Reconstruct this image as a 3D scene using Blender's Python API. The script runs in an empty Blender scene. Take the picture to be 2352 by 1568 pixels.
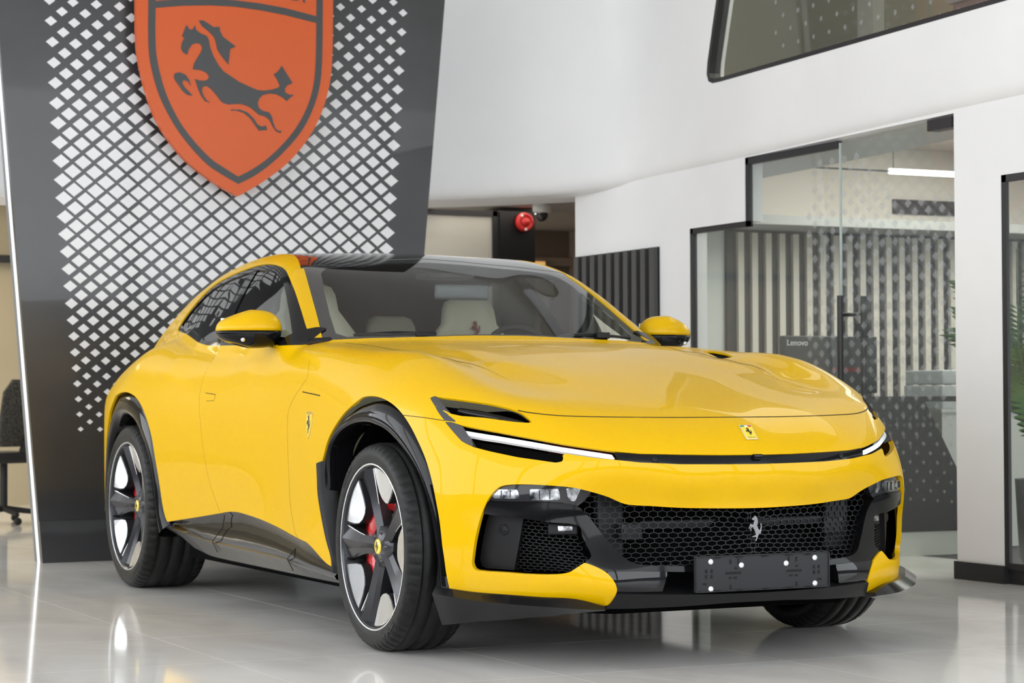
import bpy, bmesh, math, random
import numpy as np
from mathutils import Vector, Matrix

SC = bpy.context.scene
COL = SC.collection
# ---------------------------------------------------------------- camera
CAM = (-3.9747, -7.2665, 0.8920); YAW, PIT, ROLL, FPX = 0.45337, 0.02571, -0.0038, 5074.82
_fw = Vector((math.sin(YAW)*math.cos(PIT), math.cos(YAW)*math.cos(PIT), math.sin(PIT)))
_rt = Vector((math.cos(YAW), -math.sin(YAW), 0)); _up = _rt.cross(_fw)
_r2 = _rt*math.cos(ROLL)+_up*math.sin(ROLL); _u2 = -_rt*math.sin(ROLL)+_up*math.cos(ROLL)
cd = bpy.data.cameras.new('camera'); cam = bpy.data.objects.new('camera', cd); COL.objects.link(cam)
m = Matrix((_r2, _u2, -_fw)).transposed().to_4x4(); m.translation = Vector(CAM); cam.matrix_world = m
cd.sensor_width = 36.0; cd.sensor_fit = 'HORIZONTAL'; cd.lens = FPX/2352*36.0
cd.clip_start = .1; cd.clip_end = 100
cd.dof.use_dof = True; cd.dof.focus_distance = 7.6; cd.dof.aperture_fstop = 6.3
SC.camera = cam
# ---------------------------------------------------------------- world, lights, exposure
SC.view_settings.view_transform = 'Standard'; SC.view_settings.look = 'None'
SC.view_settings.gamma = 1.0; SC.view_settings.use_curve_mapping = False
SC.view_settings.exposure = 0.0
w = bpy.data.worlds.new('daylight'); SC.world = w; w.use_nodes = True
w.node_tree.nodes['Background'].inputs[0].default_value = (.93, .965, 1.0, 1)
w.node_tree.nodes['Background'].inputs[1].default_value = 4.2
def area(name, loc, rot, sx, sy, power, col=(1, 1, 1)):
    l = bpy.data.lights.new(name, 'AREA'); l.shape = 'RECTANGLE'; l.size = sx; l.size_y = sy
    l.energy = power; l.color = col
    o = bpy.data.objects.new(name, l); COL.objects.link(o); o.location = loc; o.rotation_euler = rot
    return o
# ---------------------------------------------------------------- helpers
def tag(o, label=None, cat=None, group=None, kind=None):
    if label: o['label'] = label
    if cat: o['category'] = cat
    if group: o['group'] = group
    if kind: o['kind'] = kind
    return o
def empty(name, loc=(0, 0, 0), label=None, cat=None, group=None, kind=None, parent=None):
    o = bpy.data.objects.new(name, None); COL.objects.link(o); o.location = loc; o.empty_display_size = .1
    if parent: o.parent = parent
    return tag(o, label, cat, group, kind)
_M = {}
def mat(name, col=(.8, .8, .8), rough=.5, metal=0., coat=0., coatr=.03, spec=.5, emit=None, es=0., trans=0., ior=1.45, alpha=1.):
    if name in _M: return _M[name]
    m = bpy.data.materials.new(name); m.use_nodes = True
    b = m.node_tree.nodes['Principled BSDF']; I = b.inputs
    I['Base Color'].default_value = (*col, 1); I['Roughness'].default_value = rough; I['Metallic'].default_value = metal
    I['Coat Weight'].default_value = coat; I['Coat Roughness'].default_value = coatr; I['Specular IOR Level'].default_value = spec
    I['Transmission Weight'].default_value = trans; I['IOR'].default_value = ior; I['Alpha'].default_value = alpha
    if emit: I['Emission Color'].default_value = (*emit, 1); I['Emission Strength'].default_value = es
    _M[name] = m; return m
def noise_mix(m, c1, c2, scale, detail=4, w=None, bump=0., rough=None):
    """procedural colour variation on a principled material"""
    nt = m.node_tree; b = nt.nodes['Principled BSDF']
    tc = nt.nodes.new('ShaderNodeTexCoord'); n = nt.nodes.new('ShaderNodeTexNoise')
    n.inputs['Scale'].default_value = scale; n.inputs['Detail'].default_value = detail
    mp = nt.nodes.new('ShaderNodeMapping'); nt.links.new(tc.outputs['Object'], mp.inputs[0]); nt.links.new(mp.outputs[0], n.inputs[0])
    if w: mp.inputs['Scale'].default_value = w
    r = nt.nodes.new('ShaderNodeValToRGB'); r.color_ramp.elements[0].position = .35; r.color_ramp.elements[1].position = .68
    r.color_ramp.elements[0].color = (*c1, 1); r.color_ramp.elements[1].color = (*c2, 1)
    nt.links.new(n.outputs['Fac'], r.inputs[0]); nt.links.new(r.outputs[0], b.inputs['Base Color'])
    if bump:
        bp = nt.nodes.new('ShaderNodeBump'); bp.inputs['Strength'].default_value = bump; bp.inputs['Distance'].default_value = .002
        nt.links.new(n.outputs['Fac'], bp.inputs['Height']); nt.links.new(bp.outputs[0], b.inputs['Normal'])
    return m
def schlick(nt, ior):
    """fresnel of a thin pane, alike from both faces"""
    f0 = ((ior-1)/(ior+1))**2*1.8
    lw = nt.nodes.new('ShaderNodeLayerWeight'); lw.inputs['Blend'].default_value = .5
    pw = nt.nodes.new('ShaderNodeMath'); pw.operation = 'POWER'; pw.inputs[1].default_value = 5
    ma = nt.nodes.new('ShaderNodeMath'); ma.operation = 'MULTIPLY_ADD'; ma.inputs[1].default_value = 1-f0; ma.inputs[2].default_value = f0
    nt.links.new(lw.outputs['Facing'], pw.inputs[0]); nt.links.new(pw.outputs[0], ma.inputs[0]); return ma
def glass_mat(name, tint, refl_ior=1.45, rough=.0, haze=0., hazecol=(.8, .85, .85)):
    """thin pane: tinted see-through with fresnel mirror"""
    if name in _M: return _M[name]
    m = bpy.data.materials.new(name); m.use_nodes = True; nt = m.node_tree
    for n in list(nt.nodes): nt.nodes.remove(n)
    o = nt.nodes.new('ShaderNodeOutputMaterial'); t = nt.nodes.new('ShaderNodeBsdfTransparent'); g = nt.nodes.new('ShaderNodeBsdfGlossy')
    f = schlick(nt, refl_ior); mx = nt.nodes.new('ShaderNodeMixShader')
    t.inputs[0].default_value = (*tint, 1); g.inputs['Roughness'].default_value = rough
    src = t.outputs[0]
    if haze:
        d = nt.nodes.new('ShaderNodeBsdfDiffuse'); d.inputs[0].default_value = (*hazecol, 1)
        m2 = nt.nodes.new('ShaderNodeMixShader'); m2.inputs[0].default_value = haze
        nt.links.new(t.outputs[0], m2.inputs[1]); nt.links.new(d.outputs[0], m2.inputs[2]); src = m2.outputs[0]
    nt.links.new(f.outputs[0], mx.inputs[0]); nt.links.new(src, mx.inputs[1]); nt.links.new(g.outputs[0], mx.inputs[2])
    nt.links.new(mx.outputs[0], o.inputs[0]); _M[name] = m; return m
def mesh_obj(name, V, F, m, parent=None, smooth=False, N=None, mats=None):
    me = bpy.data.meshes.new(name)
    V = np.asarray(V, float)
    me.from_pydata([tuple(v) for v in V.tolist()], [], [tuple(f) for f in (F.tolist() if hasattr(F, 'tolist') else F)])
    if smooth: me.polygons.foreach_set('use_smooth', [True]*len(me.polygons))
    me.update()
    if N is not None: me.normals_split_custom_set_from_vertices([tuple(n) for n in np.asarray(N).tolist()])
    if m: me.materials.append(m)
    o = bpy.data.objects.new(name, me); COL.objects.link(o)
    if parent: o.parent = parent
    return o
class MB:
    """collects simple shapes into one mesh"""
    def __init__(s): s.v = []; s.f = []; s.sm = []
    def add(s, V, F, smooth=False):
        k = len(s.v); s.v += [tuple(map(float, v)) for v in V]; s.f += [tuple(int(i)+k for i in f) for f in F]; s.sm += [smooth]*len(F); return s
    def box(s, x0, x1, y0, y1, z0, z1, M=None, bev=0.):
        if bev:
            b = bmesh.new(); bmesh.ops.create_cube(b, size=1)
            for v in b.verts: v.co = Vector(((x0+x1)/2+v.co.x*(x1-x0), (y0+y1)/2+v.co.y*(y1-y0), (z0+z1)/2+v.co.z*(z1-z0)))
            bmesh.ops.bevel(b, geom=list(b.edges), offset=bev, segments=3, profile=.6, affect='EDGES')
            b.verts.index_update()
            V = [v.co.copy() for v in b.verts]; F = [[v.index for v in f.verts] for f in b.faces]; b.free(); sm = True
        else:
            V = [Vector((x, y, z)) for x in (x0, x1) for y in (y0, y1) for z in (z0, z1)]
            F = [(0, 1, 3, 2), (4, 6, 7, 5), (0, 4, 5, 1), (2, 3, 7, 6), (0, 2, 6, 4), (1, 5, 7, 3)]; sm = False
        if M: V = [M @ v for v in V]
        return s.add(V, F, sm)
    def tube(s, pts, r, n=8, closed=False, cap=True, up=None):
        pts = [Vector(p) for p in pts]; R = r if hasattr(r, '__len__') else [r]*len(pts)
        V = []; F = []; L = len(pts); pn = None
        for i, p in enumerate(pts):
            a = pts[(i-1) % L] if (closed or i > 0) else p; b = pts[(i+1) % L] if (closed or i < L-1) else p
            t = (b-a).normalized()
            if pn is None:
                pn = Vector(up) if up else (Vector((0, 0, 1)) if abs(t.z) < .9 else Vector((1, 0, 0)))
            u = (pn-t*pn.dot(t)).normalized(); pn = u; w_ = t.cross(u)
            for k in range(n):
                q = 2*math.pi*k/n; V.append(p+(u*math.cos(q)+w_*math.sin(q))*R[i])
        for i in range(L if closed else L-1):
            j = (i+1) % L
            for k in range(n): F.append((i*n+k, i*n+(k+1) % n, j*n+(k+1) % n, j*n+k))
        s.add(V, F, True)
        if cap and not closed: s.add(V[:n], [tuple(range(n-1, -1, -1))]); s.add(V[-n:], [tuple(range(n))])
        return s
    def lathe(s, prof, n=48, axis='z', c=(0, 0, 0), smooth=True, close=False, a0=0, a1=2*math.pi):
        V = []; F = []; full = abs(a1-a0-2*math.pi) < 1e-6; m_ = n if full else n+1; P = len(prof)
        for i in range(m_):
            t = a0+(a1-a0)*i/n; cs, sn = math.cos(t), math.sin(t)
            for r, h in prof:
                p = (r*cs, r*sn, h) if axis == 'z' else ((h, r*cs, r*sn) if axis == 'x' else (r*cs, h, r*sn))
                V.append((p[0]+c[0], p[1]+c[1], p[2]+c[2]))
        for i in range(n):
            j = (i+1) % m_
            for k in range(P-1 if not close else P):
                l = (k+1) % P; F.append((i*P+k, j*P+k, j*P+l, i*P+l))
        return s.add(V, F, smooth)
    def prism(s, pts, fn0, fn1):
        """closed 2d outline between two mappings pt->3d"""
        n = len(pts); V = [fn0(p) for p in pts]+[fn1(p) for p in pts]
        F = [tuple(range(n)), tuple(range(2*n-1, n-1, -1))]+[(i, i+n, (i+1) % n+n, (i+1) % n) for i in range(n)]
        return s.add(V, F)
    def build(s, name, m, parent=None, recalc=True):
        o = mesh_obj(name, s.v, s.f, m, parent); o.data.polygons.foreach_set('use_smooth', s.sm)
        if recalc:
            b = bmesh.new(); b.from_mesh(o.data); bmesh.ops.recalc_face_normals(b, faces=b.faces); b.to_mesh(o.data); b.free()
        return o
def text_mesh(txt, size=1., extrude=0.):
    cu = bpy.data.curves.new('t', 'FONT'); cu.body = txt; cu.size = size; cu.extrude = extrude; cu.align_x = 'CENTER'; cu.align_y = 'CENTER'
    ob = bpy.data.objects.new('t', cu); COL.objects.link(ob)
    dg = bpy.context.evaluated_depsgraph_get(); dg.update(); me = ob.evaluated_get(dg).to_mesh()
    V = [v.co.copy() for v in me.vertices]; F = [tuple(p.vertices) for p in me.polygons]
    ob.evaluated_get(dg).to_mesh_clear(); bpy.data.objects.remove(ob); bpy.data.curves.remove(cu)
    return V, F
def spline(pts, n, closed=False):
    """centripetal-ish Catmull-Rom resample"""
    P = np.asarray(pts, float)
    if closed: P = np.concatenate([P[-1:], P, P[:2]])
    else: P = np.concatenate([2*P[:1]-P[1:2], P, 2*P[-1:]-P[-2:-1]])
    out = []
    for i in range(1, len(P)-2):
        p0, p1, p2, p3 = P[i-1:i+3]; L1 = np.linalg.norm(p2-p1)+1e-9
        m1 = (p2-p0)/(np.linalg.norm(p2-p1)+np.linalg.norm(p1-p0)+1e-9)*L1; m2 = (p3-p1)/(np.linalg.norm(p3-p2)+np.linalg.norm(p2-p1)+1e-9)*L1
        for t in np.linspace(0, 1, n, endpoint=False):
            out.append((2*t**3-3*t*t+1)*p1+(t**3-2*t*t+t)*m1+(-2*t**3+3*t*t)*p2+(t**3-t*t)*m2)
    if not closed: out.append(P[-2])
    return np.array(out)
# ================================================================ car body field
YC=0.3
# ---------- thin plate tables ----------
def tps_fit(P,v,lam):
    n=len(P); d=np.linalg.norm(P[:,None]-P[None],axis=2)
    K=np.where(d>0,d*d*np.log(d+1e-12),0)+lam*np.eye(n)
    Q=np.concatenate([np.ones((n,1)),P],1)
    A=np.block([[K,Q],[Q.T,np.zeros((3,3))]])
    w=np.linalg.solve(A,np.concatenate([v,np.zeros(3)]))
    return w
class Tab:
    def __init__(s,P,v,a0,a1,b0,b1,h=.025,lam=2e-4,sc=(1,1)):
        P=np.array(P,float);v=np.array(v,float);sc=np.array(sc)
        w=tps_fit(P*sc,v,lam)
        s.a=np.arange(a0,a1+h,h);s.b=np.arange(b0,b1+h,h);s.h=h
        G=np.stack(np.meshgrid(s.a,s.b,indexing='ij'),-1).reshape(-1,2)*sc
        d=np.linalg.norm(G[:,None]-(P*sc)[None],axis=2)
        t=(d*d*np.log(d+1e-12))@w[:-3]+w[-3]+G@w[-2:]
        s.t=t.reshape(len(s.a),len(s.b))
        ga,gb=np.gradient(s.t,h);s.g=(ga,gb)
    def finish(s,w=None):
        ga,gb=s.g
        if w is not None: ga=ga*w(s.a)[:,None]
        s.n=1/np.sqrt(1+ga**2+gb**2);return s
    def nrm(s,a,b):   # bilinear inverse gradient length
        u=np.clip((a-s.a[0])/s.h,0,len(s.a)-1.001);w=np.clip((b-s.b[0])/s.h,0,len(s.b)-1.001)
        i=u.astype(int);j=w.astype(int);u=u-i;w=w-j
        return (s.n[i,j]*(1-u)+s.n[i+1,j]*u)*(1-w)+(s.n[i,j+1]*(1-u)+s.n[i+1,j+1]*u)*w
    def __call__(s,a,b):   # Catmull-Rom bicubic
        u=np.clip((a-s.a[0])/s.h,1.0,len(s.a)-2.001);w=np.clip((b-s.b[0])/s.h,1.0,len(s.b)-2.001)
        i=u.astype(int);j=w.astype(int);u=u-i;w=w-j
        def cr(t): return (-.5*t+t*t-.5*t**3, 1-2.5*t*t+1.5*t**3, .5*t+2*t*t-1.5*t**3, -.5*t*t+.5*t**3)
        cu=cr(u);cw=cr(w);r=0
        for k in range(4):
            q=0
            for l in range(4): q=q+cw[l]*s.t[i+k-1,j+l-1]
            r=r+cu[k]*q
        return r
def smax(a,b,k):
    h=np.maximum(k-np.abs(a-b),0)/k
    return np.maximum(a,b)+h*h*h*k/6
def smin(a,b,k): return -smax(-a,-b,k)
def sco(X,y):
    """perimeter coordinate s and radius r"""
    th=np.arctan2(X,YC-y)
    f=y<YC
    return np.where(f,th-np.pi/2,y-YC), np.where(f,np.hypot(X,YC-y),X)
SIDE=[]
def row(y,*xz):
    for x,z in xz: SIDE.append((x,y,z))
def frow(x,*yz):
    for z,y in yz: SIDE.append((x,y,z))
frow(0,(.12,-.93),(.25,-.985),(.38,-.985),(.46,-.975),(.53,-.955),(.60,-.982),(.68,-.996),(.76,-.985),(.88,-.95),(1.05,-.92))
frow(.25,(.25,-.965),(.53,-.925),(.60,-.958),(.68,-.973),(.76,-.96),(.9,-.92))
frow(.5,(.12,-.80),(.2,-.86),(.27,-.905),(.4,-.875),(.54,-.85),(.62,-.885),(.70,-.906),(.80,-.875),(.95,-.8))
frow(.72,(.15,-.7),(.25,-.75),(.4,-.76),(.57,-.755),(.70,-.73),(.8,-.685),(.92,-.62),(1.05,-.57))
frow(.86,(.15,-.56),(.25,-.575),(.33,-.585),(.45,-.60),(.57,-.615),(.66,-.59),(.73,-.555),(.79,-.51),(.88,-.45),(1.0,-.4))
frow(.92,(.2,-.48),(.28,-.485),(.4,-.50),(.55,-.50),(.7,-.44),(.8,-.39),(.888,-.345))
row(-.2,(.955,.2),(.957,.35),(.965,.5),(.967,.7),(.964,.8),(.95,.9),(.93,1.0),(.91,1.1))
row(0,(.972,.2),(.975,.35),(.985,.5),(.993,.7),(.993,.8),(.985,.88),(.96,.96),(.925,1.04),(.89,1.12))
row(.35,(.98,.2),(.982,.35),(.987,.5),(.99,.7),(.986,.8),(.972,.9),(.95,1.0),(.925,1.08),(.9,1.15))
row(.65,(.985,.2),(.982,.38),(.976,.6),(.968,.8),(.955,.92),(.938,1.02),(.915,1.1),(.89,1.16))
row(1.0,(.97,.2),(.952,.4),(.946,.6),(.945,.8),(.938,.93),(.92,1.03),(.89,1.11),(.86,1.17))
row(1.5,(.94,.2),(.936,.4),(.946,.6),(.95,.8),(.942,.94),(.923,1.04),(.887,1.12),(.85,1.18))
row(2.0,(.935,.2),(.944,.4),(.96,.6),(.966,.8),(.957,.93),(.935,1.03),(.89,1.12),(.85,1.18))
row(2.45,(.965,.2),(.97,.4),(.985,.6),(.994,.8),(.99,.92),(.968,1.03),(.91,1.13),(.86,1.19))
row(2.95,(1.0,.2),(1.002,.5),(1.01,.7),(1.012,.85),(1.004,.95),(.982,1.05),(.945,1.13),(.89,1.2))
row(3.4,(.985,.2),(.987,.6),(.988,.8),(.978,.92),(.955,1.02),(.92,1.1))
row(3.75,(.91,.2),(.915,.6),(.915,.8),(.905,.95),(.87,1.07))
row(4.1,(.80,.2),(.80,.6),(.80,.8),(.79,.95),(.76,1.07))
S_=np.array(SIDE);_s,_r=sco(S_[:,0],S_[:,1])
# symmetric about s=-pi/2 : force by mirrored ctrl points
_m=_s<-.6
_P=np.concatenate([np.stack([_s,S_[:,2]],1),np.stack([-np.pi-_s[_m],S_[_m,2]],1)]);_V=np.concatenate([_r,_r[_m]])
_P,_ix=np.unique(np.round(_P,5),axis=0,return_index=True);_V=_V[_ix]
TR=Tab(_P,_V,-1.75,4.2,0,1.4,lam=3e-5,sc=(1,1.3))
TOP=[]
def trow(X,*yz):
    for y,z in yz:
        TOP.append((X,y,z))
        if X>0: TOP.append((-X,y,z))
trow(0,(-1.05,.68),(-.99,.73),(-.94,.774),(-.843,.825),(-.7,.870),(-.5,.925),(-.25,.985),(0,1.035),(.3,1.078),(.6,1.107),(.95,1.128),(1.5,1.12),(2.2,1.1),(3.0,1.15),(3.6,1.14),(4.0,1.06))
trow(.35,(-1.0,.69),(-.93,.745),(-.80,.824),(-.6,.890),(-.3,.968),(0,1.03),(.3,1.074),(.6,1.103),(.95,1.126),(2.2,1.1),(3.0,1.15),(3.6,1.13),(4,1.05))
trow(.5,(-.05,1.023),(.1,1.043),(.3,1.071),(.6,1.101))
trow(.61,(-.9,.715),(-.82,.77),(-.7,.838),(-.42,.918),(-.22,.962),(-.05,1.006),(.1,1.026),(.3,1.050),(.6,1.082),(.95,1.118),(1.5,1.12),(2.2,1.1),(3.0,1.17),(3.6,1.10),(4,1.02))
trow(.76,(-.72,.79),(-.62,.850),(-.36,.938),(-.2,.993),(-.05,1.038),(.1,1.062),(.25,1.071),(.5,1.083),(.75,1.10),(1.0,1.116),(1.5,1.12),(2.2,1.12),(2.9,1.18),(3.3,1.13),(3.7,1.03))
trow(.9,(-.55,.80),(-.35,.895),(-.2,.95),(-.05,.995),(.1,1.025),(.25,1.048),(.5,1.072),(.75,1.10),(1.0,1.112),(1.5,1.115),(2.0,1.115),(2.5,1.14),(2.9,1.162),(3.3,1.085),(3.7,.98))
trow(1.06,(-.35,.84),(-.05,.92),(.25,.985),(.5,1.02),(.75,1.06),(1.0,1.08),(2,1.08),(2.9,1.1),(3.3,1.0))
T_=np.array(TOP)
TZ=Tab(T_[:,:2],T_[:,2],-1.2,1.2,-1.2,4.3,lam=3e-5,sc=(1.2,1))
ROOF=[]
def rrow(X,*yz):
    for y,z in yz:
        ROOF.append((X,y,z))
        if X>0: ROOF.append((-X,y,z))
rrow(0,(.7,.985),(.95,1.13),(1.2,1.267),(1.45,1.39),(1.649,1.472),(1.855,1.532),(2.15,1.566),(2.4,1.57),(2.8,1.548),(3.3,1.44),(3.8,1.25),(4.1,1.1))
rrow(.4,(.7,.965),(.98,1.128),(1.2,1.25),(1.45,1.377),(1.649,1.467),(1.855,1.525),(2.15,1.556),(2.4,1.558),(2.8,1.535),(3.3,1.425),(3.8,1.235))
rrow(.68,(.7,.915),(1.074,1.143),(1.36,1.307),(1.649,1.455),(1.86,1.508),(2.15,1.53),(2.4,1.522),(2.8,1.475),(3.3,1.36))
rrow(.85,(.7,.86),(1.12,1.12),(1.4,1.27),(1.7,1.41),(2.0,1.47),(2.4,1.46),(2.8,1.41),(3.3,1.29))
R_=np.array(ROOF)
TG=Tab(R_[:,:2],R_[:,2],-1.2,1.2,.3,4.3,lam=3e-5,sc=(1.2,1))
GS=[]
for y,dx in ((.8,0),(1.2,0),(1.6,.003),(2.0,0),(2.4,-.015),(2.8,-.045),(3.2,-.10),(3.7,-.20)):
    for z,x in ((.95,.90),(1.03,.90),(1.12,.885),(1.25,.818),(1.36,.752),(1.46,.685),(1.56,.605)):
        GS.append((y,z,x+dx))
G_=np.array(GS)
TS=Tab(G_[:,:2],G_[:,2],.3,4.3,.8,1.7,lam=3e-5)
TR.finish(lambda a: np.where(a<0,1/1.1,1.)); TZ.finish(); TG.finish(); TS.finish()
def field(x,y,z):
    X=np.abs(x)
    s,r=sco(X,y)
    fs=(r-TR(s,z))*TR.nrm(s,z)
    ft=(z-TZ(X,y))*TZ.nrm(X,y)
    low=smax(fs,ft,.16)
    low=smax(low,(y-4.03),.3)
    low=np.maximum(low,.10-z)
    fr=(z-TG(X,y))*TG.nrm(X,y)
    fg=(X-TS(y,z))*TS.nrm(y,z)
    gr=smax(fr,fg,.09)
    gr=np.maximum(gr,1.0-z)
    return smin(low,gr,.022)
def grad(p,e=.002):
    x,y,z=p.T
    g=np.stack([field(x+e,y,z)-field(x-e,y,z),field(x,y+e,z)-field(x,y-e,z),field(x,y,z+e)-field(x,y,z-e)],1)/(2*e)
    return g
def project(p,n=3):
    for _ in range(n):
        g=grad(p);f=field(*p.T);p=p-g*(f/np.maximum((g**2).sum(1),.05))[:,None]
    return p
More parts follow.
